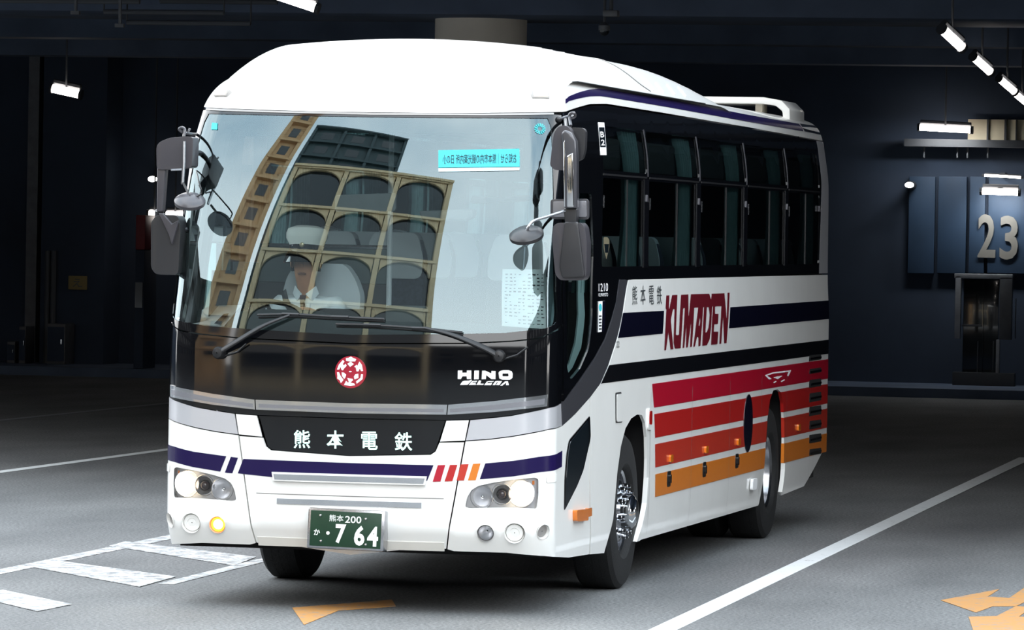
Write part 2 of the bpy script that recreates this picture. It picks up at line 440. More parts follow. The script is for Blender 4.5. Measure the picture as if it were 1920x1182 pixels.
def lettering(name, body, fn, material, parent, bold=0.0, flip=False):
    """fn maps the unit box (u right, v up) to a point"""
    vs, fs = glyphs(body, bold)
    if flip: fs = [tuple(reversed(f)) for f in fs]
    return raw(name, [tuple(fn(u, v)) for u, v in vs], fs, material, parent)
def quad_map(bl, br, tr, tl):
    def g(u, v):
        return tuple((bl[i]*(1-u)+br[i]*u)*(1-v)+(tl[i]*(1-u)+tr[i]*u)*v for i in range(len(bl)))
    return g
def on_skin(bl, br, tr, tl, off=.004):
    g = quad_map(bl, br, tr, tl)
    def f(u, v):
        s, z = g(u, v); return P(s, z)+N(s, z)*off
    return f
def catmull(pts, n=8):
    pts = [np.array(p, float) for p in pts]; q = [2*pts[0]-pts[1]]+pts+[2*pts[-1]-pts[-2]]; out = []
    for i in range(1, len(q)-2):
        for k in range(n):
            t = k/n; out.append(.5*((2*q[i])+(-q[i-1]+q[i+1])*t+(2*q[i-1]-5*q[i]+4*q[i+1]-q[i+2])*t*t+(-q[i-1]+3*q[i]-3*q[i+1]+q[i+2])*t**3))
    return [tuple(p) for p in out]+[tuple(pts[-1])]
# ---------------------------------------------------------------- the setting
YB, CEIL = 48.0, 5.4
def slab(name, a, b, m, kind='structure', parent=None, bevel=0):
    o = MB().box(a, b).build(name, m, parent, bevel=bevel)
    return tag(o, kind=kind) if kind else o
floor = slab('floor', (-70, -75, -.3), (60, 60, 0), 'asphalt')
# the hall roof's unseen front edge is slanted to steer the daylight: it starts near the coach on the door side and farther back on the driver's side
mb = MB(); mb.prism([(-60, 34), (-40, 30), (12, 3.4), (26, 2.6), (45, 2), (45, 60), (-60, 60)], lambda u, v, t: (u, v, CEIL+t), .8)
ceiling = tag(mb.build('ceiling', 'concrete_dark'), kind='structure')
def edge_x(y): return (9.4-y)/.45+.6
for y in (16, 23, 30, 37, 44):
    slab('ceiling_beam', (max(-60, edge_x(y-.35)), y-.35, CEIL-.40), (45, y+.35, CEIL+.01), 'concrete_dark')
slab('ceiling_beam', (edge_x(26.7), 26.7, 4.90), (45, 28.5, CEIL+.01), 'concrete_dark', bevel=.1)
for x in (-26, -17.5, 7.2, 15):
    slab('ceiling_beam', (x-.2, max(8, 10-.45*x), CEIL-.25), (x+.2, YB, CEIL+.01), 'concrete_dark')
wall_back = slab('wall_back', (-60, YB, -.05), (45, YB+.4, CEIL+.2), 'wall_navy')
slab('wall_left', (-46, 8, -.05), (-45.6, YB+.2, CEIL+.2), 'wall_navy')
slab('wall_right', (40, 8, -.05), (40.4, YB+.2, CEIL+.2), 'wall_navy')
slab('trim_1', (-45.6, YB-2.9, -.02), (40, YB+.1, .14), 'concrete_dark')      # raised kerb along the back wall
def gp(px, py): q = on_z(px, py, 0); return (q[0], q[1])
def paint(name, poly, m, z=.004, lab=None):
    mb = MB(); mb.prism(poly, lambda u, v, t: (u, v, z-t), .003)
    o = mb.build(name, m, floor)
    if lab: o['label'] = lab
    return o
paint('lane_line', [(2.075, -3.0), (2.235, -3.0), (1.62, 25.0), (1.46, 25.0)], 'road_white')
paint('lane_line', [(-7.42, 6), (-7.28, 6), (-7.05, 30), (-7.19, 30)], 'road_white')
paint('lane_line', [(-11.3, 14), (-11.17, 14), (-11.0, 38), (-11.13, 38)], 'road_white_faint')
paint('lane_line', [(9.0, 2), (9.14, 2), (8.6, 34), (8.46, 34)], 'road_white_faint')
# hatched bay between the lanes: one outer line, one inner line, slanted bars
paint('hatch_line', [(-3.12, 9.5), (-2.97, 9.5), (-2.93, -2.0), (-3.08, -2.0)], 'road_white_worn')
paint('hatch_line', [(-1.83, 9.5), (-1.72, 9.5), (-1.62, 1.9), (-1.73, 1.9)], 'road_white_worn')
for a, b, c, d in (((205, 1025), (235, 1017), (480, 1046), (440, 1062)), ((45, 1062), (100, 1052), (330, 1083), (262, 1102)), ((-60, 1117), (5, 1108), (135, 1135), (70, 1148))):
    paint('hatch_bar', [gp(*a), gp(*b), gp(*c), gp(*d)], 'road_white_worn', z=.006)
paint('arrow_marking', [gp(*p) for p in ((548, 1141), (735, 1126), (742, 1138), (635, 1146), (570, 1173))], 'road_orange')
paint('arrow_marking', [gp(*p) for p in ((1764, 1127), (1874, 1106), (1852, 1120), (1892, 1123), (1920, 1104), (1960, 1092), (1960, 1112), (1905, 1138), (1862, 1138), (1830, 1150))], 'road_orange')
paint('arrow_marking', [gp(*p) for p in ((1816, 1158), (1868, 1157), (1905, 1138), (1935, 1140), (1910, 1158), (1990, 1160), (1990, 1200), (1830, 1200))], 'road_orange')
# round column behind the coach
cx, cy = on_y(902, 50, 27.6)[:2]
col_ = MB(); col_.lathe([(.545, 0), (.545, 4.95)], (cx, cy, 0), (0, 0, 1), 48); tag(col_.build('column', 'column_tan'), kind='structure')
def at(px, py, y): return Vector(on_y(px, py, y))
def rect_on(y, px0, py0, px1, py1, d=.06):
    a, b = at(px0, py1, y), at(px1, py0, y); return (a.x, y-d, a.z), (b.x, y, b.z)
# left end of the back wall: two piers, a notice, dark cabinets
for i, (x0, y0, x1, y1, m, d) in enumerate(((62, 120, 92, 705, 'steel_grey', .5), (104, 120, 232, 708, 'wall_navy', .9))):
    a, b = rect_on(YB, x0, y0, x1, y1, d); tag(MB().box((a[0], a[1], 0), (b[0], b[1], CEIL)).build('pillar', m), kind='structure')
for px in (86, 97):
    a, b = at(px, 705, YB-.95), at(px, 470, YB-.95); o = MB().tube([(a.x, a.y, .14), (a.x, a.y, b.z)], .045, 10).build('drain_pipe', 'pipe_grey')
    tag(o, 'upright grey pipe beside the notice pier, '+('nearer the open dark corner' if px == 86 else 'nearer the yellow notice'), 'pipe')
t = thing('wall_notice', 'small yellowish notice plate on the dark pier at left', 'sign', at(147, 530, YB-.9))
a, b = rect_on(YB-.9, 129, 518, 164, 543, .04); c0 = t.location
MB().box(Vector(a)-c0, Vector(b)-c0).build('plate', 'sign_yellow', t, bevel=.01)
w_, h_ = b[0]-a[0], b[2]-a[2]
lettering('notice_mark', 'え', lambda u, v: (a[0]-c0.x+w_*(.25+.5*u), a[1]-c0.y-.003, a[2]-c0.z+h_*(.2+.6*v)), 'steel_grey', t)
for k, (x0, x1, y0) in enumerate(((52, 66, 612), (104, 140, 607), (30, 46, 640))):
    a, b = rect_on(YB-1.0, x0, y0, x1, 706, .5)
    t = thing('cabinet', ('narrow dark cabinet at the foot of the grey steel pier', 'wide dark cabinet under the yellow notice', 'low dark cabinet in the far left corner')[k], 'cabinet', ((a[0]+b[0])/2, a[1], .14))
    w, h = (b[0]-a[0])/2, b[2]-.14
    MB().box((-w, 0, 0), (w, .5, h)).build('body', 'steel_grey', t, bevel=.015)
    MB().box((-w*.9, -.02, .05), (w*.9, .0, h-.05)).build('door', 'wall_navy', t, bevel=.008)
    MB().box((w*.6, -.05, h*.5), (w*.72, -.02, h*.62)).build('handle', 'chrome', t)
# wall of berth 23
for k, (x0, x1) in enumerate(((1702, 1757), (1757, 1816), (1816, 1851), (1851, 1990))):
    a, b = rect_on(YB, x0, 332, x1, 512, .12); MB().box((a[0]+.012, a[1], a[2]), (b[0]-.012, b[1], b[2])).build('cladding_panel', 'panel_blue', wall_back, bevel=.006)
a, b = at(1833, 480, YB-.13), at(1908, 404, YB-.13)
t = thing('berth_number', 'large cream numerals 23 on the blue wall under a tube lamp', 'number', (a.x, a.y, a.z))
for ch, x0, x1, y0, y1 in (('2', 1833, 1868, 402, 483), ('3', 1874, 1910, 405, 487)):
    p0, p1 = at(x0, y1, YB-.13), at(x1, y0, YB-.13)
    vs, fs = glyphs(ch, .02)
    V = [(p0.x+(p1.x-p0.x)*u-a.x, -.03, p0.z+(p1.z-p0.z)*v-a.z) for u, v in vs]; n = len(V)
    E_ = {}
    for f in fs:
        for i in range(len(f)): E_[(f[i], f[(i+1) % len(f)])] = 1
    V += [(x, 0, z) for x, y, z in V]
    F = fs+[(q+0, p+0, p+n, q+n) for p, q in E_ if (q, p) not in E_]
    raw('numeral', V, F, 'digit_cream', t)
# door frame below the number
t = thing('shelter_door', 'grey framed glass door below the number 23', 'door', (at(1845, 735, YB-.5).x, YB-.5, 0)); ox = t.location.x
def bx(name, px0, py0, px1, py1, m, d=.12):
    a, b = rect_on(YB-.5, px0, py0, px1, py1, d); return MB().box((a[0]-ox, -d, a[2]), (b[0]-ox, 0, b[2])).build(name, m, t, bevel=.01)
bx('post', 1791, 517, 1804, 635, 'post_grey'); bx('post', 1874, 520, 1900, 637, 'steel_grey'); bx('post', 1868, 637, 1876, 705, 'post_grey'); bx('post', 1903, 560, 1906, 635, 'steel_grey', .05)
bx('lintel_bar', 1791, 515, 1900, 522, 'post_grey'); bx('cross_bar', 1804, 609, 1842, 612, 'steel_grey', .05); bx('mullion', 1842, 523, 1846, 700, 'lamp_body', .05)
bx('threshold', 1788, 700, 1905, 726, 'lamp_body', .2); bx('pane', 1804, 523, 1874, 703, 'facade_glass', .02); bx('mullion', 1832, 640, 1835, 703, 'steel_grey', .04); bx('mullion', 1861, 640, 1864, 703, 'steel_grey', .04)
# cream lit recess and shelf beam under it
t = thing('clerestory', 'cream backed clerestory strip above the number wall', 'window', (at(1880, 262, YB-.3).x, YB-.3, 0)); ox = t.location.x
def by(name, px0, py0, px1, py1, m, d=.1):
    a, b = rect_on(YB-.3, px0, py0, px1, py1, d); return MB().box((a[0]-ox, -d, a[2]), (b[0]-ox, 0, b[2])).build(name, m, t)
by('back_panel', 1815, 226, 1990, 264, 'recess_cream', .04); by('sill_beam', 1700, 265, 1990, 275, 'lamp_body', .3); by('frame_bar', 1851, 224, 1855, 264, 'lamp_body'); by('frame_bar', 1884, 224, 1889, 264, 'lamp_body'); by('frame_bar', 1905, 224, 1908, 264, 'lamp_body')
for x in (1733, 1795, 1814, 1852): by('lower_strut', x-1, 276, x+2, 296, 'steel_grey', .05)
# lamps of the hall
def tube_lamp(label, a, b, r, group=None, power=None, glow='tube_glow', drop=None, wall=None):
    a, b = Vector(a), Vector(b); c = (a+b)/2; t = thing('tube_lamp', label, 'lamp', c, group)
    d = (b-a).normalized(); up = Vector((0, 0, 1)); MB().tube([a-c, b-c], r, 12).build('tube', glow, t)
    MB().tube([a-c-d*.04, a-c], r*1.25, 10).build('end_cap', 'lamp_body', t); MB().tube([b-c, b-c+d*.04], r*1.25, 10).build('end_cap', 'lamp_body', t)
    MB().tube([a-c+up*r*1.5+Vector((0, r, 0)), b-c+up*r*1.5+Vector((0, r, 0))], r*.9, 8).build('housing', 'lamp_body', t)
    if drop: MB().tube([up*r, up*(drop-c.z)], .015, 6).build('drop_rod', 'lamp_body', t)
    if wall: MB().box((-.04, 0, -.02), (.04, wall-.1, .06)).build('bracket', 'lamp_body', t)
    if power:
        l = bpy.data.lights.new('lamp_light', 'AREA'); l.shape = 'RECTANGLE'; l.size = (b-a).length; l.size_y = .1; l.energy = power; l.color = (.9, .96, 1)
        lo = bpy.data.objects.new('lamp_light', l); COL.objects.link(lo); lo.parent = t; lo.location = (0, -.1, -.1); lo.rotation_euler = (math.radians(18), 0, 0)
    return t
for k, (p, y) in enumerate((((1785, 72), 22.5), ((1841, 121), 29), ((1888, 160), 36), ((1916, 186), 42))):
    c = at(*p, y); dx, dz = .085*(1+k*.05), .085
    sc = (1, .92, .9, .9)[k]
    tube_lamp(('first and nearest of the slanted lamps in the row at upper right', 'second slanted lamp in the row at upper right', 'third slanted lamp in the row at upper right', 'last and farthest slanted lamp, cut by the right edge')[k], c+Vector((-dx*sc, -.12, dz*sc)), c+Vector((dx*sc, .12, -dz*sc)), .050*sc, 'row of slanted ceiling lamps', drop=CEIL)
tube_lamp('long white tube lamp beside the cream clerestory', at(1725, 239, YB-1), at(1820, 244, YB-1), .05, power=14, drop=CEIL)
tube_lamp('bright tube lamp just above the number 23', at(1842, 359, YB-.45), at(1909, 361, YB-.45), .05, power=9, wall=.45)
tube_lamp('thin dim tube high above the number 23', at(1846, 329, YB-.4), at(1914, 333, YB-.4), .018, wall=.4)
tube_lamp('slanted white tube at the top edge above the coach roof', at(505, -14, 21), at(592, 15, 21), .05, drop=CEIL)
tube_lamp('lone slanted tube in the dark upper left', at(99, 166, 40), at(149, 177, 40), .062, drop=CEIL)
for lab, px, py, r in (('small bright spot beside the blue wall', 1705, 347, .055), ('small bright spot left of the driver side mirror', 286, 336, .06)):
    c = at(px, py, YB-.5); t = thing('spot_lamp', lab, 'lamp', c)
    MB().ball((0, 0, 0), (r*1.3, r, r*.8)).build('bulb', 'spot_glow', t); MB().lathe([(r*.5, 0), (r*1.2, .08), (r*1.2, .5)], (0, 0, 0), (0, 1, 0), 16, cap1=True).build('holder', 'lamp_body', t)
tube_lamp('short bright strip left of the driver side mirror', at(280, 400, YB-1.5), at(299, 401, YB-1.5), .045, drop=CEIL)
tube_lamp('short bright strip between mirror and coach pillar', at(312, 402, YB-1.5), at(345, 402, YB-1.5), .045, drop=CEIL)
a, b = rect_on(YB-2.0, 277, 404, 296, 470, .7)
t = thing('vending_machine', 'dark red cabinet half hidden by the driver side mirror', 'machine', ((a[0]+b[0])/2, a[1], .0))
MB().box((-(b[0]-a[0])/2, 0, 0.14), ((b[0]-a[0])/2, .7, b[2]-.55)).build('body', 'wall_navy', t, bevel=.02); MB().box((-(b[0]-a[0])/2, 0, b[2]-.55), ((b[0]-a[0])/2, .7, b[2])).build('sign_head', 'vending_red', t, bevel=.02); MB().box((-.06, -.03, 1.1), (.06, .0, 1.5)).build('front_panel', 'facade_glass', t)
# ceiling fittings in view
for lab, px, py, w, h in (('small grey junction box under the ceiling above the coach', 1148, 26, 28, 12),):
    a, b = rect_on(20, px-w/2, py-h/2, px+w/2, py+h/2, .12); c = (Vector(a)+Vector(b))/2; t = thing('junction_box', lab, 'box', c)
    MB().box(Vector(a)-c, Vector(b)-c).build('case', 'steel_grey', t, bevel=.01); MB().tube([(0, 0, 0), (0, 0, CEIL-c.z)], .02, 8).build('hanger', 'lamp_body', t)
c = at(1133, 57, 20.5); t = thing('dome_camera', 'grey dome camera hanging below the junction box', 'camera', c)
MB().ball((0, 0, 0), .055).build('dome', 'facade_glass', t); MB().lathe([(.06, .0), (.06, .05), (.03, .08)], (0, 0, 0), (0, 0, 1), 20, cap1=True).build('collar', 'steel_grey', t); MB().tube([(0, 0, .07), (0, 0, CEIL-c.z)], .015, 8).build('hanger', 'lamp_body', t)
for lab, x0, x1, py in (('uppermost grey conduit at the top left edge', -30, 262, 2), ('middle grey conduit near the top left', 195, 420, 23), ('lowest grey conduit near the top left', 238, 470, 43), ('grey conduit at the top edge left of the slanted tube', 300, 520, 3)):
    y = 24+abs(x0)*.006; a, b = at(x0, py-1, y), at(x1, py+1, y); c = (a+b)/2; t = thing('conduit', lab, 'pipe', c)
    MB().tube([a-c, b-c], .03, 10).build('pipe', 'pipe_grey', t)
    for q in (a, b): MB().tube([q-c, q-c+Vector((0, 0, CEIL-q.z))], .012, 6).build('hanger', 'lamp_body', t)
for lab, px, py, l in (('short hanging fitting at the upper left corner', 142, 4, 20), ('short hanging rod below the grey conduits', 225, 28, 20)):
    a, b = at(px, py, 23.5), at(px, py+l, 23.5); c = a.copy(); t = thing('hanging_rod', lab, 'fitting', c)
    MB().tube([(0, 0, CEIL-c.z), (0, 0, 0), b-a], .02, 8).build('rod', 'steel_grey', t); MB().box((-.05, -.03, b.z-a.z-.02), (.05, .03, b.z-a.z+.02)).build('foot', 'steel_grey', t)

# ---------------------------------------------------------------- what stands across the street, seen mirrored in the windscreen, plus one added block
def facade(label, az, dist, width, height, floors, bays, arch=True, m='facade_tan', group=None):
    d = Vector((math.sin(math.radians(az)), -math.cos(math.radians(az)), 0)); side = Vector((d.y, -d.x, 0)); c = d*dist
    t = thing('street_building', label, 'building', c, group); t.rotation_euler = (0, 0, math.atan2(-d.x, d.y)+math.pi)
    # local frame: x along the front, -y... the front faces +y (towards the coach)
    w = width/2; fh = height/floors; bw = width/bays
    MB().box((-w, -8, 0), (w, -.6, height)).build('core', 'facade_glass' if arch else m, t)
    for k in range(floors+1): MB().box((-w, -.7, k*fh-.24), (w, .25, k*fh+.24)).build('floor_band', m, t)
    for k in range(bays+1): MB().box((-w+k*bw-.3, -.7, 0), (-w+k*bw+.3, .1, height)).build('pier', m, t)
    for i in range(floors):
        for j in range(bays):
            x0, z0 = -w+j*bw, i*fh
            if arch:
                r = bw/2-.42; zc = z0+fh-.3-r*.8; q = []
                for s in range(13):
                    a = math.pi*s/12; q.append((x0+bw/2+r*math.cos(a), zc+r*.8*math.sin(a)))
                poly = [(x0+bw/2+r, z0+fh-.25)]+q+[(x0+bw/2-r, z0+fh-.25)]
                MB().prism(poly, lambda u, v, s: (u, -.1-s, v), .4).build('arch', m, t)
            else:
                MB().box((x0+bw*.3, -.62, z0+fh*.3), (x0+bw*.7, -.55, z0+fh*.78)).build('window', 'facade_glass', t)
    MB().box((-w-.3, -8.2, height), (w+.3, .5, height+.5)).build('cornice', m, t)
    return t
facade('tall tan tower with one column of windows, mirrored in the windscreen', -34.3, 46, 3.3, 62, 13, 1, False)
facade('broad tan arched building mirrored in the middle of the windscreen', -17, 44, 21, 41, 5, 3, True, 'facade_pale')
facade('tall dark teal block above the arched building, mirrored in the windscreen', -22, 66, 20, 74, 14, 3, False, 'facade_teal')
facade('low dark block added unseen on the door side to dim the side light', 62, 40, 46, 13, 3, 8, False, 'facade_dark')  # unseen block, added to hold sky light and reflections off the door side
facade('low dark block across the street facing the bus front', 8, 62, 44, 12, 3, 9, False, 'facade_dark')
facade('dark shop row across the street facing the driver side of the bus', -64, 50, 62, 22, 5, 12, False, 'facade_dark')
# ---------------------------------------------------------------- the coach
BUS = thing('bus', 'white highway coach with purple, red and orange livery stripes leaving the bus hall', 'bus')
def yz(y, z): return (S0+y-YC, z)                                   # a side point of the skin by world y, z
# --- shell
zt = [(0, 3.116), (.4, 3.118), (.75, 3.124), (1.05, 3.131), (1.22, 3.139)]
rail_lo = zt+[sk(1078, 203), sk(1107, 195), sk(1137, 194.5), sk(1240, 211), sk(1400, 238), (S1+.05, 3.205), (S2, 3.205)]
def lerp_line(pts): return lambda s: float(np.interp(s, [p[0] for p in pts], [p[1] for p in pts]))
ring_s = sorted(set([round(v, 4) for v in list(np.linspace(0, 1.0, 15))+list(np.linspace(1.0, 1.42, 18))+list(np.linspace(1.42, 3.6, 40))+list(np.linspace(3.6, S1, 30))+list(np.linspace(S1, S2, 8))]))
skin_band('header_panel', lerp_line(rail_lo), lerp_line([(0, 3.33), (1.1, 3.335), (1.3, 3.35), (1.6, 3.37), (2.2, 3.388), (S2, 3.388)]), [-v for v in ring_s[:0:-1]]+ring_s, 14, 'white_paint', BUS)
def smin(a, b, k): h = max(k-abs(a-b), 0)/k; return min(a, b)-h*h*k*.25
cap_rear = pchip([(3.0, 3.70), (4.3, 3.64), (5.2, 3.585), (6.0, 3.51), (7.2, 3.36), (7.8, 3.27)])
def cap_z(x, y):
    x = abs(x); z = 3.625-.055*(x/.9)**2
    u = x/.9; yf = .13+.083*u*u+(.18*(1-math.sqrt(max(0, 1-((u-1.04)/.21)**2))) if u > 1.04 else 0)
    z = smin(z, 3.35+1.05*(1.125-x), .10); z = smin(z, 3.286+.53*(y-yf-.645), .16)
    return smin(z, cap_rear(y), .06)
def roof_z(x): return 3.388-.022*x*x
nx, ny = 57, 120; V = []; F = []
for j in range(ny):
    y = .62+(7.5-.62)*j/(ny-1)
    for i in range(nx):
        x = -1.122+2.244*i/(nx-1); V.append((x, y, cap_z(x, y)))
for j in range(ny-1):
    for i in range(nx-1):
        q = (j*nx+i, j*nx+i+1, (j+1)*nx+i+1, (j+1)*nx+i)
        if max(V[k][2] for k in q) > 3.295 and all(V[k][1] > .60+(abs(V[k][0])/.9)**2*.083 for k in q): F.append(q)
raw('roof_fairing', V, F, 'white_paint', BUS, smooth=60)
V = []; F = []
for j in range(24):
    y = 1.1+(12.05-1.1)*j/23
    for i in range(13):
        x = -1.03+2.06*i/12; V.append((x, y, roof_z(x)-max(0, y-11.6)**2*.3))
F = [(j*13+i, j*13+i+1, (j+1)*13+i+1, (j+1)*13+i) for j in range(23) for i in range(12)]
raw('roof_panel', V, F, 'white_paint', BUS, smooth=60)
for sg in (-1, 1):
    MB().tube([(sg*(1.122), y, cap_z(1.122, y)+.001) for y in np.linspace(1.35, 6.3, 30)], .0045, 6).build('fairing_seam', 'gap_black', BUS)
    ln = [(.60, 3.45), (.80, 3.62), (.95, 3.80), (1.05, 4.0), (1.10, 4.2)]
    MB().tube([(sg*x, y, cap_z(x, y)+.001) for x, y in catmull(ln, 5)], .005, 6).build('fairing_joint', 'lens_bezel', BUS)
    for y in (4.35, 4.75, 5.2, 5.65): MB().tube([(sg*x, y+(1.1-x)*1.0, cap_z(x, y+(1.1-x))+.002) for x in (1.09, 1.06, 1.02)], [.006, .006, .002], 6).build('fairing_rib', 'white_paint', BUS)
for y in (1.75, 2.1, 2.5): MB().tube([(x, y+.10*x*x, cap_z(x, y+.10*x*x)+.0005) for x in np.linspace(-.55, .82, 14)], .0035, 5).build('fairing_groove', 'lens_bezel', BUS)
# rear roof hoop
prof = [(-1.07, 3.30), (-1.07, 3.44), (-1.0, 3.51), (-.85, 3.535), (.85, 3.535), (1.0, 3.51), (1.07, 3.44), (1.07, 3.30), (1.015, 3.30), (1.005, 3.42), (.95, 3.465), (.84, 3.48), (-.84, 3.48), (-.95, 3.465), (-1.005, 3.42), (-1.015, 3.30)]
MB().prism(prof, lambda u, v, t: (u, 10.65+t+(3.5-v)*.2, v), .78).build('roof_hoop', 'white_paint', BUS, bevel=.014)
for x in (.78, -.78): MB().box((x-.03, 10.85, 3.36), (x+.03, 11.1, 3.49)).build('hoop_bracket', 'column_tan', BUS, bevel=.008)
MB().box((-.6, 9.2, 3.37), (.6, 10.2, 3.44)).build('roof_unit', 'interior_dark', BUS, bevel=.03)
# --- front
glass_half = [(0, 1.722)]+pix((835, 627), (949, 624.5), (1022, 616))+rounded(pix((1037, 613), (1044.5, 600)), .02, 2)+pix((1045, 585), (1042, 500), (1039, 400), (1036, 300), (1033.5, 238), (1027, 222))+[(.8, 3.092), (.4, 3.088), (0, 3.087)]
glass_out = full(glass_half)
nose_top = [(0, 1.672)]+pix((878, 643), (960, 639), (1008, 634), (1040, 620))
frame_out = full(nose_top+pix((1054, 606), (1053, 400), (1052.5, 216))+[(1.05, 3.127), (.75, 3.120), (0, 3.112)])
skin_panel('windscreen_frame', frame_out, 'black_gloss', BUS, thick=.02, holes=[glass_out], step=.06)
skin_panel('windscreen', glass_out, 'windscreen_glass', BUS, off=-.004, thick=0, step=.05)
skin_panel('header_seal', full([(0, 3.098), (.75, 3.106), (1.05, 3.113), (1.2, 3.12), (1.2, 3.131), (1.05, 3.125), (.75, 3.117), (0, 3.110)]), 'lens_bezel', BUS, off=.004, thick=.004)
nose_out = full([(0, 1.205)]+pix((833, 788), (880, 787), (960, 779), (1030, 764), (1052, 756), (1054.5, 700), (1055, 612))+list(reversed([(0, 1.664)]+pix((878, 645.5), (960, 641.5), (1008, 636.5), (1040, 622.5)))))
skin_panel('nose_panel', nose_out, 'black_gloss', BUS, thick=.02)
# chrome light bar of three pieces
bar_t = [sk(840.5, 758), sk(1025, 740)]; bar_b = [sk(838, 777), sk(1023.5, 762)]
zc_t, zc_b = bar_t[0][1]-.004, bar_b[0][1]-.003
for nm, lo, hi, e in (('c', 0, 0, 0), ('r', 0, 0, 1), ('l', 0, 0, -1)):
    if e == 0: o_ = [(-.607, zc_b), (0, zc_b-.006), (.607, zc_b), (.612, zc_t), (0, zc_t-.006), (-.612, zc_t)]
    else:
        o_ = [(.614, zc_b), (.9, (zc_b*.45+bar_b[1][1]*.55)-.012), bar_b[1], bar_t[1], (.9, (zc_t*.45+bar_t[1][1]*.55)-.012), (.619, zc_t)]
        if e < 0: o_ = mir(o_)
    p = skin_panel('light_bar', o_, 'chrome', BUS, off=.012, thick=.02, step=.05)
    cxm = sum(q[0] for q in o_)/len(o_); czm = sum(q[1] for q in o_)/len(o_)
    inner = [(cxm+(q[0]-cxm)*.965, czm+(q[1]-czm)*.965) for q in o_]
    if e == 0: inner = [(-.59, zc_b+.014), (0, zc_b+.008), (.59, zc_b+.014), (.59, zc_t-.026), (0, zc_t-.032), (-.59, zc_t-.026)]
    else:
        inner = [(.63, zc_b+.014), (.9, (zc_b*.45+bar_b[1][1]*.55)+.002), (bar_b[1][0]-.02, bar_b[1][1]+.012), (bar_t[1][0]-.02, bar_t[1][1]-.026), (.9, (zc_t*.45+bar_t[1][1]*.55)-.036), (.63, zc_t-.026)]
        if e < 0: inner = mir(inner)
    skin_panel('bar_lens', inner, 'bar_grey', p, off=.0135, thick=.003, step=.05)
# sign box and its side pieces
disp = full([(0, .972)]+pix((806, 852), (815, 846), (834, 789.5))+[(0, 1.199)])
skin_panel('destination_sign', disp, 'black_gloss', BUS, off=-.02, thick=.02)
sgn = bpy.data.objects['destination_sign']
for ch, x0, x1, y0, y1 in (('熊', 549, 580, 807, 841), ('本', 611, 644, 808, 842), ('電', 676, 707, 810, 844), ('鉄', 739, 772, 811, 846)):
    lettering('sign_character', ch, on_skin(sk(x0, y1), sk(x1, y1), sk(x1, y0), sk(x0, y0), -.017), 'display_glyph', sgn, .012)
for sg in (1, -1):
    f_ = (lambda q: q) if sg > 0 else mir
    side_piece = pix((837, 789.5), (879, 788.5), (871.5, 826.5), (825, 828.5))
    skin_panel('sign_side_panel', f_(side_piece), 'white_paint', BUS)
    sil = pix((882, 788.5), (930, 784), (960, 780.5), (1000, 772.5), (1030, 765.5), (1052, 757.5), (1053.5, 798), (1030, 804.5), (1000, 811), (960, 818), (920, 823), (873.5, 826.5))
    skin_panel('silver_panel', f_(sil), 'silver_paint', BUS)
bump = full([(0, .350)]+pix((760, 1031), (836.5, 1029.5), (870, 830), (824, 830.5), (817, 847), (807.5, 853.5))+[(0, .968)])
skin_panel('bumper_centre', bump, 'white_paint', BUS, thick=.02)
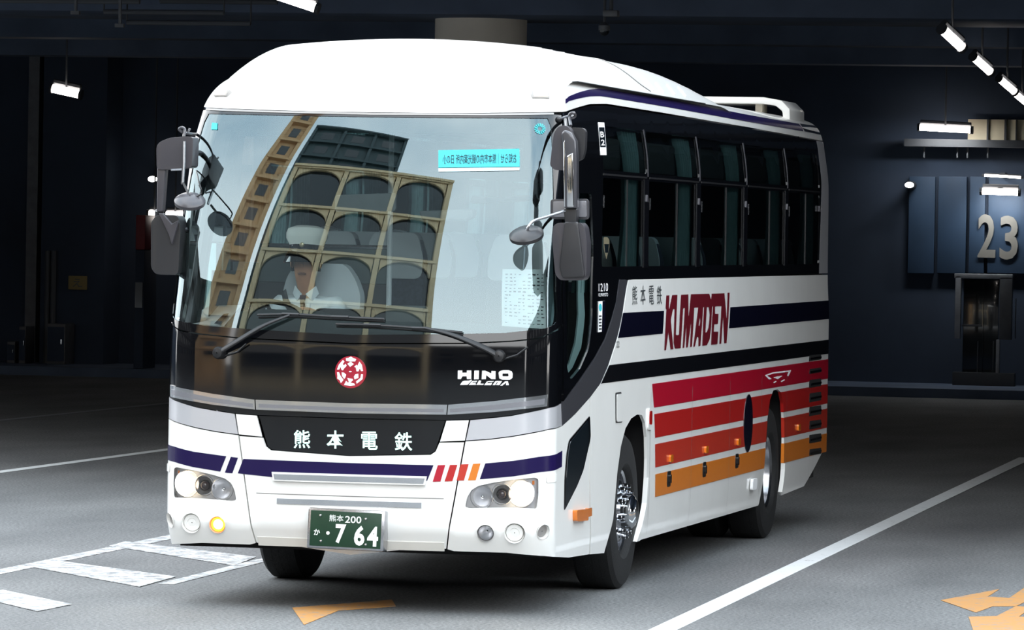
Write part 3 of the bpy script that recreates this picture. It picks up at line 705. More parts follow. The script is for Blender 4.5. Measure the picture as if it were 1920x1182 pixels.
# corner bumper with lamp openings
lens_o = rounded(pix((872, 951), (876, 933), (884, 919.5), (897, 911.5), (925, 905.5), (960, 900), (1003, 896), (1009.5, 899), (1009.5, 930), (1006, 954), (960, 952), (880, 953)), .012, 3)
fogs = [(sk(910, 1000.5), .052), (sk(964.2, 1000.5), .062), (sk(1019, 998), .047)]
cb_out = pix((873, 828.5), (920, 825), (960, 820), (1000, 813), (1030, 806.5), (1054, 800), (1080, 777), (1105, 747), (1104.5, 900), (1104, 1040), (1066, 1046), (1037, 1044.5), (950, 1037), (851, 1034), (839, 1030.5))
for sg in (1, -1):
    f_ = (lambda q: q) if sg > 0 else mir
    cbp = skin_panel('bumper_corner', f_(cb_out), 'white_paint', BUS, thick=.02, holes=[f_(lens_o)]+[f_(ring(c, r)) for c, r in fogs], step=.055)
    # purple band and slashes
    # headlamp: bezel tub, three bowls, clear cover
    def lamp_frame(c):
        s, z = c; p = Vector(P(sg*s, z)); n = Vector(N(sg*s, z)); ax = (n*.35+Vector((0, -1, 0))*.65).normalized(); return p, n, ax
    bowls = ((sk(903, 932.5), .070), (sk(940.6, 927.5), .064), (sk(978, 926.5), .080))
    hl = skin_panel('headlamp', f_(lens_o), 'lamp_inner', BUS, off=-.022, thick=.004, step=.03, holes=[f_(ring((c[0]+(.004 if k else .006), c[1]), r*(.86, .90, .80)[k], 20)) for k, (c, r) in enumerate(bowls)])
    V = []; F = []; m = len(lens_o); lo = f_(lens_o)
    for q in lo: V.append(tuple(P(*q)+N(*q)*.001)); V.append(tuple(P(*q)-N(*q)*.086))
    F = [(2*i, 2*((i+1) % m), 2*((i+1) % m)+1, 2*i+1) for i in range(m)]
    raw('lamp_tub', V, F, 'lamp_inner', hl, smooth=40)
    for k, (c, r) in enumerate(bowls):
        p, n, ax = lamp_frame(c); p = p-n*.012
        MB().lathe([(r*1.06, -.004), (r, 0), (r*.93, -.012), (r*.72, -.040), (r*.38, -.060), (r*.12, -.066)], p, ax, 28, cap1=True).build('reflector_bowl', 'lamp_bowl', hl, fix=False)
        if k == 0: MB().ball(p-ax*.035, .013).build('bulb', 'chrome', hl)
        if k == 1: MB().lathe([(r*.56, -.05), (r*.56, -.012)], p, ax, 24).build('projector_ring', 'lens_bezel', hl); MB().ball(p-ax*.022, r*.52).build('projector_lens', 'projector', hl)
        if k == 2:
            MB().lathe([(.004, -.014), (r*.80, -.014)], p, ax, 24).build('lit_bulb', 'headlamp_glow', hl); MB().lathe([(r*.80, -.013), (r*.96, -.008)], p, ax, 24).build('glow_rim', 'position_glow', hl)
            l = bpy.data.lights.new('headlamp_light', 'AREA'); l.shape = 'DISK'; l.size = .1; l.energy = 3; l.color = (1, .9, .72); lo_ = bpy.data.objects.new('headlamp_light', l); COL.objects.link(lo_); lo_.parent = hl
            lo_.matrix_local = Matrix.Translation(p+ax*.03) @ (-ax).to_track_quat('-Z', 'Y').to_matrix().to_4x4() @ Matrix.Rotation(math.pi, 4, 'X')
    pc, n, ax = lamp_frame(sk(996, 906)); MB().box((-.03, -.004, -.012), (.03, .004, .012), Matrix.Rotation(sg*.3, 3, 'Z'), (0, 0, 0)).build('side_reflector', 'amber', hl).location = pc-n*.03
    skin_panel('lamp_cover', f_(lens_o), 'clear_lens', hl, off=-.002, thick=0, step=.04)
    for k, (c, r) in enumerate(fogs):
        p, n, ax = lamp_frame(c)
        lit = (k == 0 and sg < 0)
        if k == 2: ax = n
        fl = MB().lathe([(r*1.02, .002), (r*.98, -.006), (r*.90, -.022), (r*.86, -.03)], p, ax, 30).build(('fog_lamp', 'tow_cover', 'corner_lamp')[k], 'white_paint' if k else 'lens_bezel', BUS, fix=False)
        if k == 0:
            MB().lathe([(r*.88, -.012), (r*.7, -.05), (r*.3, -.075), (.005, -.08)], p, ax, 26).build('reflector_bowl', 'fog_glow' if lit else 'lamp_bowl', fl, fix=False)
            if lit: MB().lathe([(r*.62, -.016), (.003, -.012)], p, ax, 26).build('lit_bulb', 'fog_core', fl)
            MB().lathe([(r*.9, -.012), (r*.5, -.004), (.002, -.001)], p, ax, 26).build('fog_lens', 'clear_lens', fl)
        if k == 1: MB().lathe([(r*.88, -.022), (r*.84, -.012), (r*.5, -.012), (r*.47, -.016), (.003, -.014)], p, ax, 30).build('cap_disc', 'white_paint', fl)
        if k == 2: MB().lathe([(r*.86, -.028), (r*.84, -.018), (.003, -.014)], p, ax, 30).build('reflex_disc', 'lens_bezel', fl)
# stripes of the front
zp0, zp1 = sk(813, 872.8)[1], sk(801, 902)[1]
skin_panel('purple_stripe', [sk(446, 888), sk(510, 895), (0, zp1), sk(801, 902), sk(813, 872.8), (0, zp0), sk(456.5, 861)], 'purple_film', BUS, off=.0025, thick=.001)
skin_panel('purple_stripe', pix((899.6, 899.2), (963, 893.6), (1010, 886), (1053, 875.3), (1053.7, 845.4), (1010, 857), (963, 864.5), (909.8, 869.5)), 'purple_film', BUS, off=.0025, thick=.001)
lf = pix((899.6, 899.2), (963, 893.6), (1010, 886), (1053, 875.3), (1053.7, 845.4), (1010, 857), (963, 864.5), (909.8, 869.5))
skin_panel('purple_stripe', [sk(413, 884.7), sk(424.4, 856)]+[(-a, b) for a, b in (lf[6], lf[5], lf[4], lf[3], lf[2], lf[1])], 'purple_film', BUS, off=.0025, thick=.001)
skin_panel('purple_slash', pix((421.9, 886.5), (435.8, 887.8), (446.5, 858.8), (433, 857)), 'purple_film', BUS, off=.0025, thick=.001)
for q, m in ((((811.3, 903.8), (826, 903.3), (835, 872.3), (821, 872.8)), 'crimson_film'), (((833.6, 903.3), (848.3, 902.5), (857.7, 872), (843.8, 872.3)), 'red_film'), (((856, 901.7), (870, 901.2), (878.8, 870.8), (864, 871.3)), 'vermilion_film'), (((877.5, 901.2), (892, 900.7), (900.9, 869.5), (887, 870.3)), 'orange_film')):
    skin_panel('stripe_slash', pix(*q), m, BUS, off=.003, thick=.001)
# chrome bumper trims and fine creases
za, zb = sk(801, 893.6)[1], sk(798, 910)[1]; xa = sk(801, 893.6)[0]
tb = skin_panel('trim_bar', full([(0, zb), (xa-.01, zb), (xa, za), (0, za)]), 'white_paint', BUS, off=.022, thick=.03)
skin_panel('trim_inlay', full([(0, zb+.008), (xa-.02, zb+.008), (xa-.012, za-.012), (0, za-.012)]), 'chrome', tb, off=.0235, thick=.003)
za, zb = sk(790.5, 943)[1], sk(788, 953)[1]; xa = sk(790.5, 943)[0]
skin_panel('lower_trim', full([(0, zb), (xa, zb), (xa, za), (0, za)]), 'chrome', BUS, off=.006, thick=.008)
zg = sk(820, 935.5)[1]
skin_panel('bumper_groove', full([(0, zg-.004), (.60, zg-.002), (.60, zg+.003), (0, zg+.002)]), 'lens_bezel', BUS, off=.001, thick=.0)
for zz, w in ((.447, .60),): skin_panel('bumper_lip', full([(0, zz-.055), (w, zz-.055), (w, zz), (0, zz)]), 'shaded_white_paint', BUS, off=.004, thick=.01)
# emblem: red disc with six pale crests, drawn as geometry
ec = sk(658, 698); er = .100
em = skin_panel('emblem', ring(ec, er, 40), 'emblem_red', BUS, off=.008, thick=.008, step=.05)
EK = .100/395.0
crest = {
 'a': [[(475, 265), (540, 255), (600, 225), (660, 258), (735, 285), (710, 340), (600, 345), (480, 330)], [(515, 400), (595, 350), (680, 405), (585, 478)]],
 'b': [[(815, 340), (880, 420), (912, 570), (865, 575), (830, 510), (795, 582), (748, 580), (730, 490), (690, 470), (745, 420), (770, 445), (790, 400)]],
 'c': [[(795, 640), (800, 740), (705, 782), (685, 715), (720, 655)], [(865, 650), (912, 650), (905, 770), (760, 885), (742, 830), (850, 740)]],
 'd': [[(520, 750), (655, 770), (665, 800), (600, 860), (700, 885), (715, 925), (600, 940), (440, 925), (490, 820), (545, 870), (560, 840)]],
 'e': [[(375, 615), (430, 620), (490, 670), (470, 740), (440, 775), (385, 700)], [(258, 615), (310, 615), (340, 690), (425, 800), (360, 880), (330, 810), (265, 770), (270, 710)]],
 'f': [[(400, 310), (440, 350), (395, 415), (430, 440), (470, 405), (498, 450), (430, 525), (410, 565), (370, 560), (345, 480), (310, 550), (255, 550), (300, 430)]],
}
for ps in crest.values():
    for q in ps: skin_panel('crest_piece', [(ec[0]+(x-600)*EK, ec[1]-(y-603)*EK) for x, y in q], 'white_film', em, off=.010, thick=.002, step=.03, fill=False)
skin_panel('crest_centre', ring((ec[0]-.002, ec[1]+.003), .009, 8, .004), 'white_film', em, off=.010, thick=.002, fill=False)
# maker's lettering
HK = 140/1920.0
def hz(poly): return [sk(840+x*HK, 680+y*HK) for x, y in poly]
for q, hs in (([(255, 207), (370, 207), (370, 262), (487, 262), (487, 207), (600, 207), (598, 430), (490, 430), (480, 355), (375, 355), (330, 430), (252, 425)], []),
              ([(680, 210), (798, 210), (790, 432), (670, 435)], []),
              ([(878, 212), (960, 212), (1095, 275), (1118, 270), (1118, 218), (1225, 222), (1220, 430), (1120, 430), (985, 325), (975, 430), (868, 432)], []),
              ([(1300, 270), (1330, 222), (1420, 200), (1560, 200), (1640, 228), (1665, 290), (1655, 400), (1590, 445), (1400, 445), (1320, 410)], [[(1405, 285), (1550, 285), (1560, 340), (1540, 358), (1410, 358), (1398, 330)]])):
    skin_panel('badge_letter', hz(q), 'white_film', BUS, off=.006, thick=.006, holes=[hz(h) for h in hs], step=.03, fill=False)
for q in ([(310, 580), (370, 490), (420, 470), (540, 468), (600, 445), (620, 458), (540, 540), (500, 578)], [(535, 580), (625, 475), (760, 470), (735, 500), (640, 500), (625, 520), (730, 520), (710, 545), (610, 548), (730, 560), (715, 580)], [(735, 578), (800, 460), (855, 470), (830, 545), (925, 548), (905, 578)],
          [(930, 585), (1000, 490), (1060, 478), (1185, 478), (1160, 500), (1030, 505), (1010, 540), (1140, 520), (1110, 585)], [(1145, 585), (1215, 485), (1260, 475), (1390, 480), (1320, 585), (1230, 580), (1290, 510), (1260, 510), (1210, 585)], [(1340, 595), (1470, 485), (1540, 480), (1568, 585), (1490, 585), (1500, 520), (1400, 595)]):
    skin_panel('model_letter', hz(q), 'white_film', BUS, off=.006, thick=.004, step=.02, fill=False)
# roof marker lamps
for px, py in ((418, 176.5), (1012.4, 180)):
    c = sk(px, py); p = Vector(P(*c)); n = Vector(N(*c)); rot = Matrix.Rotation(math.atan2(n.x, -n.y), 4, 'Z') @ Matrix.Rotation(-math.asin(n.z)*.6, 4, 'X')
    t = MB().box((-.058, -.022, -.027), (.058, .03, .027)).build('marker_lamp', 'lens_bezel', BUS, bevel=.009); t.matrix_local = Matrix.Translation(p) @ rot
    MB().box((-.046, -.028, -.019), (.046, -.018, .019)).build('lamp_lens', 'position_glow', t, bevel=.004)
# number plate
pc = Vector(P(*sk(654, 993))); pl = MB().box((-.246, -.05, -.126), (.246, .06, .126)).build('plate_holder', 'satin_steel', BUS, bevel=.012); pl.location = (pc.x, pc.y-.03, pc.z); pl.rotation_euler = (math.radians(-3), math.radians(1.1), 0)
MB().box((-.226, -.056, -.110), (.226, -.050, .110)).build('number_plate', 'plate_green', pl, bevel=.002)
def plate(u0, v0, u1, v1):
    return lambda u, v: (-.226+.452*(u0+(u1-u0)*u), -.0585, .110-.22*(v1+(v0-v1)*v))
def pk(x0, y0, x1, y1): return plate((x0-205)/1490, (y0-130)/745, (x1-205)/1490, (y1-130)/745)
for body, q, bd in (('熊本', (600, 205, 900, 345), .006), ('200', (935, 215, 1275, 360), .012), ('か', (290, 520, 420, 650), .02), ('・', (550, 555, 625, 630), .03), ('7', (745, 395, 965, 800), .035), ('6', (1140, 405, 1360, 825), .035), ('4', (1415, 410, 1645, 830), .035)):
    lettering('plate_character', body, pk(*q), 'plate_white', pl, bd)
for x, y in ((410, 230), (1365, 260), (445, 765), (1390, 795)):
    f = pk(x, y, x, y); c = Vector(f(0, 0)); MB().lathe([(.009, .001), (.006, -.004), (.001, -.005)], c, (0, 1, 0), 12).build('plate_bolt', 'chrome', pl)
# --- sides (the near side faces the photograph; the far side is its mirror image)
arch_f = [yz(*p) for p in ((2.16, .20), (2.18, .31), (2.36, .50), (2.46, .80), (2.57, .97), (2.72, 1.085), (2.92, 1.145), (3.14, 1.165), (3.31, 1.155), (3.43, 1.10), (3.50, 1.0), (3.53, .85), (3.525, .72), (3.48, .55), (3.36, .40), (3.24, .30), (3.22, .20))]
arch_r = [yz(*p) for p in ((8.44, .20), (8.47, .30), (8.55, .50), (8.62, .75), (8.68, .95), (8.78, 1.10), (8.95, 1.17), (9.15, 1.175), (9.32, 1.15), (9.44, 1.06), (9.51, .92), (9.54, .78), (9.54, .52), (9.50, .34), (9.48, .20))]
seam = [sk(1106, 1040), sk(1106.5, 900), sk(1107, 747)]
side_out = [seam[0]]+[(arch_f[0][0], .285)]+arch_f[1:-1]+[(arch_f[-1][0], .30), (arch_r[0][0], .285)]+arch_r[1:-1]+[yz(9.56, .31), yz(10.75, .33), yz(11.72, .60), (S1+.02, .64), (S2-.01, .72), (S2-.01, 2.072)]+pix((1179, 524.5), (1169, 586), (1159, 633), (1142.5, 685), (1127, 720))+seam[::-1][:2]
swoosh = pix((1162, 524), (1159.5, 545), (1155, 570), (1147, 602), (1134, 640), (1115, 675), (1090, 712), (1068, 741), (1056, 755), (1055, 798.5), (1080, 775), (1107, 745), (1126, 719), (1141, 684), (1157.5, 632), (1167.5, 585), (1177.5, 524))
# window openings: px columns of the dividers, converted to places along the coach
zu0, zu1, zl0, zl1 = 2.795, 3.085, 2.165, 2.745
def ypx(x, y): return sk(x, y)[0]
cols = [ypx(1128, 290), ypx(1213.5, 290), ypx(1311, 300), ypx(1399, 310), ypx(1476, 320), ypx(1537, 330)]
door_o = rounded(pix((1062, 362), (1109, 363), (1113, 470), (1111, 590), (1104, 655), (1088, 692), (1070, 713), (1063, 690), (1061, 560)), .04, 3)
up, lowr = [], []
for i in range(5):
    a, b = cols[i]+.035, cols[i+1]-.035
    up.append(rounded([(a, zu0), (b, zu0), (b, zu1), (a, zu1)], .03, 2)); lowr.append(rounded([(a, zl0), (b, zl0), (b, zl1), (a, zl1)], .03, 2))
band = pix((1057, 611), (1056, 500), (1055, 330), (1055, 212))+[sk(1078, 206), sk(1107, 198.5), sk(1137, 198), sk(1240, 214.5), sk(1400, 241), (S1-.35, 3.198), (S1-.48, 2.085)]+pix((1164.5, 526), (1161, 522), (1155, 566), (1146, 598), (1133, 636), (1114, 671), (1089, 708), (1067, 738), (1057.5, 752))
pillar_r = [(S1-.475, 2.085), (S2-.01, 2.085), (S2-.01, 3.198), (S1-.345, 3.198)]
Z = {}
for k, p in (('r1', ((1222.5, 720.3), (1226, 764.6))), ('r2', ((1226.5, 777), (1228, 821.4))), ('r3', ((1228, 833.6), (1228.4, 877))), ('or', ((1228.5, 890), (1228, 932.4)))): Z[k] = [sk(*q) for q in p]
film = dict(off=.0025, thick=.001)
for sg in (1, -1):
    f_ = (lambda q: list(q)) if sg > 0 else mir
    skin_panel('side_panel', f_(side_out), 'white_paint', BUS, thick=.02, step=.08)
    skin_panel('swoosh_panel', f_(swoosh), 'gunmetal_paint', BUS, thick=.02, step=.06)
    skin_panel('rear_pillar', f_(pillar_r), 'silver_paint', BUS, thick=.02)
    sur = skin_panel('window_surround', f_(band), 'black_gloss', BUS, thick=.02, holes=[f_(h) for h in up+lowr+[door_o]], step=.08)
    for h in up: skin_panel('window_pane', f_(h), 'tinted_glass', sur, off=-.006, thick=0, step=.1)
    for h in lowr: skin_panel('window_pane', f_(h), 'tinted_glass', sur, off=-.006, thick=0, step=.1)
    skin_panel('door_window', f_(door_o), 'door_glass', sur, off=-.006, thick=0)
    skin_panel('door_trim', f_(pix((1109, 470), (1111, 590), (1104, 653), (1088, 690), (1071, 711), (1070, 700), (1082, 682), (1093, 645), (1099, 590), (1100, 470))), 'door_trim', sur, off=-.05, thick=.01)
    skin_panel('door_lining', f_(pix((1112, 520), (1110, 640), (1064, 640), (1062, 520))), 'interior_grey', sur, off=-.16, thick=.01)
    # bright window dividers, sliding pane edges, catches
    for i in range(1, 5):
        c = cols[i]
        skin_panel('window_divider', f_([(c-.020, zu0-.02), (c-.002, zu0-.02), (c-.002, zu1+.01), (c-.020, zu1+.01)]), 'gunmetal_paint', BUS, off=.004, thick=.006)
        skin_panel('window_divider', f_([(c-.16, zl0-.01), (c+.0, zl0-.01), (c+.0, zl1+.01), (c-.16, zl1+.01)]), 'black_film', BUS, off=.006, thick=.010)
    for i in range(5):
        a, b = cols[i], cols[i+1]
        skin_panel('window_rail', f_([(a+.05, zu0-.034), (b-.06, zu0-.034), (b-.06, zu0-.022), (a+.05, zu0-.022)]), 'wiper_black', BUS, off=.004, thick=.006)
        c = a+(b-a)*.55
        skin_panel('pane_edge', f_([(c, zl0), (c+.014, zl0), (c+.014, zl1), (c, zl1)]), 'wiper_black', BUS, off=.0, thick=.006)
        skin_panel('pane_catch', f_([(b-.12, 2.605), (b-.055, 2.60), (b-.075, 2.645), (b-.1, 2.65)]), 'mirror_plastic', BUS, off=.014, thick=.018)
        skin_panel('pane_handle', f_([(a+.07, 2.55), (a+.084, 2.55), (a+.084, 2.63), (a+.07, 2.63)]), 'satin_steel', BUS, off=.004, thick=.008)
    # purple roof stripe
    pu = [sk(*q) for q in ((1056, 195), (1066, 190), (1080, 186), (1105, 181), (1125, 180.5), (1140, 182.5), (1240, 199), (1400, 228))]
    pt = [sk(*q) for q in ((1400, 215.5), (1240, 184), (1140, 169), (1125, 167), (1105, 168.5), (1085, 173.5), (1066, 181), (1058, 186))]
    rs_ = [v for v in ring_s if sk(1058, 186)[0] <= v <= S1-.9]
    skin_band('roof_stripe', lerp_line(pu+[(S1-.9, 3.262)]), lerp_line(list(reversed(pt))+[(S1-.9, 3.322)]), rs_ if sg > 0 else [-v for v in reversed(rs_)], 5, 'purple_film', BUS, off=.003)
    skin_panel('roof_stripe_end', f_([(S1-.89, 3.262), (S1+.1, 3.255), (S1+.1, 3.33), (S1-.89, 3.325)]), 'black_gloss', BUS, off=.004, thick=.004)
    # waist stripes and coloured blocks
    xe = S1+.22
    n1t, n1b = sk(1244.6, 583), sk(1242, 626); n2t, n2b = sk(1369, 576.5), sk(1366.5, 616)
    skin_panel('navy_stripe', f_(pix((1158.5, 634), (1242, 626), (1244.6, 583), (1168, 587))), 'navy_film', BUS, **film)
    skin_panel('navy_stripe', f_([n2b, (xe, n2b[1]+.005), (xe, n2t[1]+.005), n2t]), 'navy_film', BUS, **film)
    b0, b1, b2, b3 = pix((1142, 685), (1400, 655), (1400, 684), (1126.5, 719.6))
    skin_panel('black_stripe', f_([b3, b2, (xe, b2[1]), (xe, b1[1]), b1, b0]), 'black_film', BUS, **film)
    for k, m in (('r1', 'crimson_film'), ('r2', 'red_film'), ('r3', 'vermilion_film'), ('or', 'orange_film')):
        (sa, za), (sb, zb) = Z[k]; zt_, zb_ = za, zb
        right = xe if k != 'or' else xe-.1
        if k == 'r1': segs = [[(sb, zb_), (right, zb_), (right, zt_), (sa, zt_)]]
        else:
            def cut(z, side):
                zz = [(q[1], q[0]) for q in (arch_r[:8] if side < 0 else arch_r[8:])]
                zz.sort(); return float(np.interp(z, [q[0] for q in zz], [q[1] for q in zz]))+(-.004 if side < 0 else .004)
            ztc = min(zt_, 1.172)
            L_ = [(sb, zb_)]+[(cut(z, -1), z) for z in np.linspace(zb_, ztc, 8)]; R_ = [(cut(z, 1), z) for z in np.linspace(ztc, zb_, 8)]
            segs = [L_+[(sa, zt_)], [(right, zb_), (right, zt_)]+R_]
        for q in segs: skin_panel('colour_block', f_(q), m, BUS, **film)
        if k != 'r1':                                            # the colour also wraps round the lip of the rear arch
            V = []; F = []
            for s_, z_ in R_: p = P(sg*s_, z_); n_ = N(sg*s_, z_); V += [tuple(p+n_*.003+np.array([0, -.010, 0])), tuple(p-n_*.021+np.array([0, -.010, 0]))]
            F = [(2*i, 2*i+1, 2*i+3, 2*i+2) for i in range(len(R_)-1)]; raw('arch_lip', V, F, m, BUS)
    # rear louvres
    for (y0, y1) in ((665, 678), (690.5, 702), (711, 728), (736, 755), (761.5, 781), (788, 806), (814, 832), (841, 855)):
        q = rounded(pix((1517.5, y0+2), (1539, y0-1), (1539, y1-4), (1516.5, y1)), .015, 2)
        lv = skin_panel('louvre', f_(q), 'gap_black', BUS, off=.004, thick=.004)
        s_a, s_b = min(v[0] for v in q), max(v[0] for v in q); zm = sum(v[1] for v in q)/len(q)
        skin_panel('louvre_blade', f_([(s_a+.02, zm-.012), (s_b-.02, zm-.012), (s_b-.02, zm+.004), (s_a+.02, zm+.004)]), 'black_gloss', lv, off=.010, thick=.008)
    # marker lamps, latches, caps
    for px, py in ((1255.7, 860), (1322, 843.5), (1382.5, 829), (1495.5, 802)):
        c = sk(px, py); skin_panel('side_marker', f_(rounded([(c[0]-.05, c[1]-.026), (c[0]+.05, c[1]-.026), (c[0]+.05, c[1]+.026), (c[0]-.05, c[1]+.026)], .012, 2)), 'amber', BUS, off=.018, thick=.018)
    for px, py in ((1253.5, 898.5), (1320, 881), (1381, 864.8)):
        c = sk(px, py); lt = skin_panel('locker_latch', f_(rounded([(c[0]-.075, c[1]-.055), (c[0]+.075, c[1]-.055), (c[0]+.075, c[1]+.055), (c[0]-.075, c[1]+.055)], .03, 3)), 'latch_black', BUS, off=.004, thick=.004)
        skin_panel('latch_handle', f_(rounded([(c[0]-.02, c[1]-.03), (c[0]+.03, c[1]-.03), (c[0]+.03, c[1]+.03), (c[0]-.02, c[1]+.03)], .01, 2)), 'black_gloss', lt, off=.018, thick=.015)
    c = sk(1402, 794); skin_panel('oval_plate', f_(ring(c, .205, 36, .222)), 'navy_film', BUS, off=.006, thick=.006)
    c = sk(1411, 908); fc = skin_panel('filler_cap', f_(rounded([(c[0]-.11, c[1]-.042), (c[0]+.09, c[1]-.042), (c[0]+.09, c[1]+.042), (c[0]-.11, c[1]+.042)], .02, 3)), 'white_film', BUS, off=.022, thick=.022)
    c = sk(1218, 784.5); skin_panel('reflector_bezel', f_(rounded([(c[0]-.09, c[1]-.075), (c[0]+.05, c[1]-.085), (c[0]+.05, c[1]+.065), (c[0]-.09, c[1]+.07)], .03, 3)), 'white_paint', BUS, off=.012, thick=.012)
    skin_panel('red_reflector', f_(rounded([(c[0]-.07, c[1]-.04), (c[0]+.03, c[1]-.045), (c[0]+.03, c[1]+.05), (c[0]-.07, c[1]+.05)], .02, 3)), 'red_reflector', BUS, off=.014, thick=.004)
    # wing-like maker's mark, drawn as fine white strokes
    for q in (((1433, 704), (1448, 698.5), (1482, 694.5), (1482, 697), (1449, 701), (1437, 704.5)), ((1433, 704), (1437, 704.5), (1446, 711), (1441, 712)), ((1449, 708.5), (1456, 706), (1466, 705), (1457, 711.5), (1453, 709.5)), ((1449, 717), (1454, 714.5), (1455, 716), (1450, 719)), ((1463, 715), (1470, 711.5), (1471, 713), (1464, 717)), ((1478, 697), (1482, 696), (1477, 706), (1475, 705))):
        skin_panel('maker_mark', f_(pix(*q)), 'white_film', BUS, off=.005, thick=.001, fill=False)
    # door furniture and corner window
    cw = rounded(pix((1105.3, 779.5), (1106.8, 821), (1093, 882), (1081, 912), (1057, 959), (1058, 897), (1061.5, 851), (1066, 826)), .03, 3)
    cwp = skin_panel('corner_window', f_(cw), 'black_gloss', BUS, off=.004, thick=.006)
    cc = (sum(q[0] for q in cw)/len(cw), sum(q[1] for q in cw)/len(cw)); inn = [(cc[0]+(q[0]-cc[0])*.86, cc[1]+(q[1]-cc[1])*.9) for q in cw]
    skin_panel('corner_pane', f_(inn), 'facade_glass', cwp, off=.006, thick=.002)
    tl_ = skin_panel('turn_signal', f_(rounded(pix((1073.5, 956.5), (1095, 954.5), (1095, 976), (1074, 978)), .02, 3)), 'amber', BUS, off=.03, thick=.03, step=.05)
    skin_panel('turn_signal_tip', f_(rounded(pix((1097, 953.5), (1104.5, 952), (1104.5, 967.5), (1097, 970)), .012, 3)), 'amber', BUS, off=.02, thick=.02)
    hr = skin_panel('door_handle', f_(rounded(pix((1153.5, 737), (1164.5, 735), (1165, 770), (1168, 782), (1166, 792.5), (1154, 793.5)), .02, 3)), 'gap_black', BUS, off=.003, thick=.003)
    skin_panel('handle_plate', f_(rounded(pix((1155, 740), (1163.5, 738.5), (1163.5, 770), (1166.5, 781), (1165, 790.5), (1155, 791.5)), .02, 3)), 'white_paint', hr, off=.009, thick=.006)
    skin_panel('washer_flap', f_(rounded(pix((1024, 892), (1043, 889), (1043, 903), (1024, 906)), .012, 3)), 'white_paint', BUS, off=.006, thick=.004)
    skin_panel('arch_trim', f_([yz(3.24, .30), yz(3.36, .40), yz(3.48, .55), yz(3.525, .72), yz(3.57, .72), yz(3.53, .54), yz(3.44, .39), yz(3.36, .30)]), 'white_paint', BUS, off=.014, thick=.014)
    skin_panel('arch_trim', f_([yz(9.50, .34), yz(9.54, .52), yz(9.54, .57), yz(9.59, .57), yz(9.59, .52), yz(9.56, .33)]), 'white_paint', BUS, off=.014, thick=.014)
    for py_, w in ((3.62, .006), (5.25, .006), (6.88, .006), (8.36, .006), (9.62, .006), (10.9, .006)):
        zlo = .31; zhi = 1.30
        skin_panel('locker_gap', f_([yz(py_, zlo+.02), yz(py_+w, zlo+.02), yz(py_+w, zhi), yz(py_, zhi)]), 'lens_bezel', BUS, off=.0036, thick=0, fill=False)
# operator's name on both sides would read mirrored on the far one, so the near side alone carries writing
LK = 150/1364.0
def km(poly): return [sk(1230+x*LK, 540+y*LK) for x, y in poly]
logo_o = [(170, 130), (222, 127), (212, 355), (222, 358), (268, 125), (358, 120), (345, 420), (332, 795), (345, 808), (388, 800), (400, 500), (420, 120), (545, 112), (548, 480), (556, 470), (590, 110), (900, 100), (915, 150), (932, 205), (945, 100), (1160, 92), (1180, 330), (1195, 515), (1203, 515), (1215, 85), (1248, 83), (1230, 500), (1197, 945), (1160, 945), (1150, 700), (1140, 465), (1125, 650), (1105, 955), (1075, 955), (1095, 620), (1112, 310), (1000, 318), (1000, 445), (1060, 445), (1050, 612), (985, 622), (978, 748), (1055, 748), (1040, 960), (935, 970), (950, 600), (967, 318), (950, 318), (938, 620), (908, 880), (862, 977), (785, 988), (800, 600), (817, 325), (797, 330), (780, 600), (750, 990), (720, 995), (722, 840), (706, 828), (690, 850), (655, 1003), (632, 1005), (675, 650), (716, 335), (645, 340), (630, 650), (605, 1003), (575, 1012), (597, 545), (535, 1015), (508, 1018), (515, 590), (475, 1020), (450, 1022), (470, 650), (487, 345), (455, 350), (435, 700), (412, 1030), (320, 1035), (295, 930), (305, 650), (312, 362), (285, 360), (245, 540), (265, 780), (290, 1045), (245, 1050), (205, 740), (165, 1060), (138, 1062), (155, 700), (172, 370), (158, 350)]
logo_h = [[(745, 485), (718, 650), (737, 645), (752, 560)], [(860, 325), (895, 330), (913, 450), (892, 680), (862, 755), (835, 765), (850, 500)]]
skin_panel('logo_lettering', km(logo_o), 'maroon_film', BUS, off=.0035, thick=.001, holes=[km(h) for h in logo_h], step=.3, fill=False)
for ch, x0, x1 in (('熊', 1185, 1194), ('本', 1200.5, 1209.5), ('電', 1216, 1225), ('鉄', 1231, 1240)):
    lettering('side_character', ch, on_skin(sk(x0, 572), sk(x1, 571), sk(x1, 535.5), sk(x0, 536.5), .004), 'ink_dark', BUS, .0)
lettering('fleet_number', '1210', on_skin(sk(1121.5, 547), sk(1139, 546.5), sk(1139, 531), sk(1121.5, 532), .004), 'white_film', BUS, .0)
lettering('fleet_line', 'KUMAMOTO', on_skin(sk(1121.5, 556.5), sk(1139, 556), sk(1139, 549.5), sk(1121.5, 550), .004), 'white_film', BUS, .0)
lettering('small_mark', '22', on_skin(sk(1155, 652), sk(1160.5, 651.5), sk(1160.5, 640), sk(1155, 640.5), .004), 'ink_dark', BUS, .0)
st = skin_panel('door_notice', pix((1120.5, 623.5), (1132, 621.5), (1133.5, 564.5), (1121, 565.5)), 'white_film', BUS, off=.004, thick=.001)
skin_panel('notice_strip', pix((1127, 622.5), (1132, 621.5), (1133.5, 564.5), (1128.5, 565)), 'navy_film', st, off=.0055, thick=.001)
skin_panel('notice_dot', ring(sk(1124.3, 577), .05, 16, .025), 'film_cyan', st, off=.0055, thick=.001, fill=False)
for k in range(5): skin_panel('notice_line', pix((1121.5, 592+k*6), (1126.5, 591.6+k*6), (1126.5, 594.6+k*6), (1121.5, 595+k*6)), 'ink_dark', st, off=.0055, thick=.0, fill=False)
st = skin_panel('window_sticker', pix((1125.5, 291), (1136.8, 291), (1132.5, 230), (1121, 229.5)), 'white_film', BUS, off=.002, thick=.001)
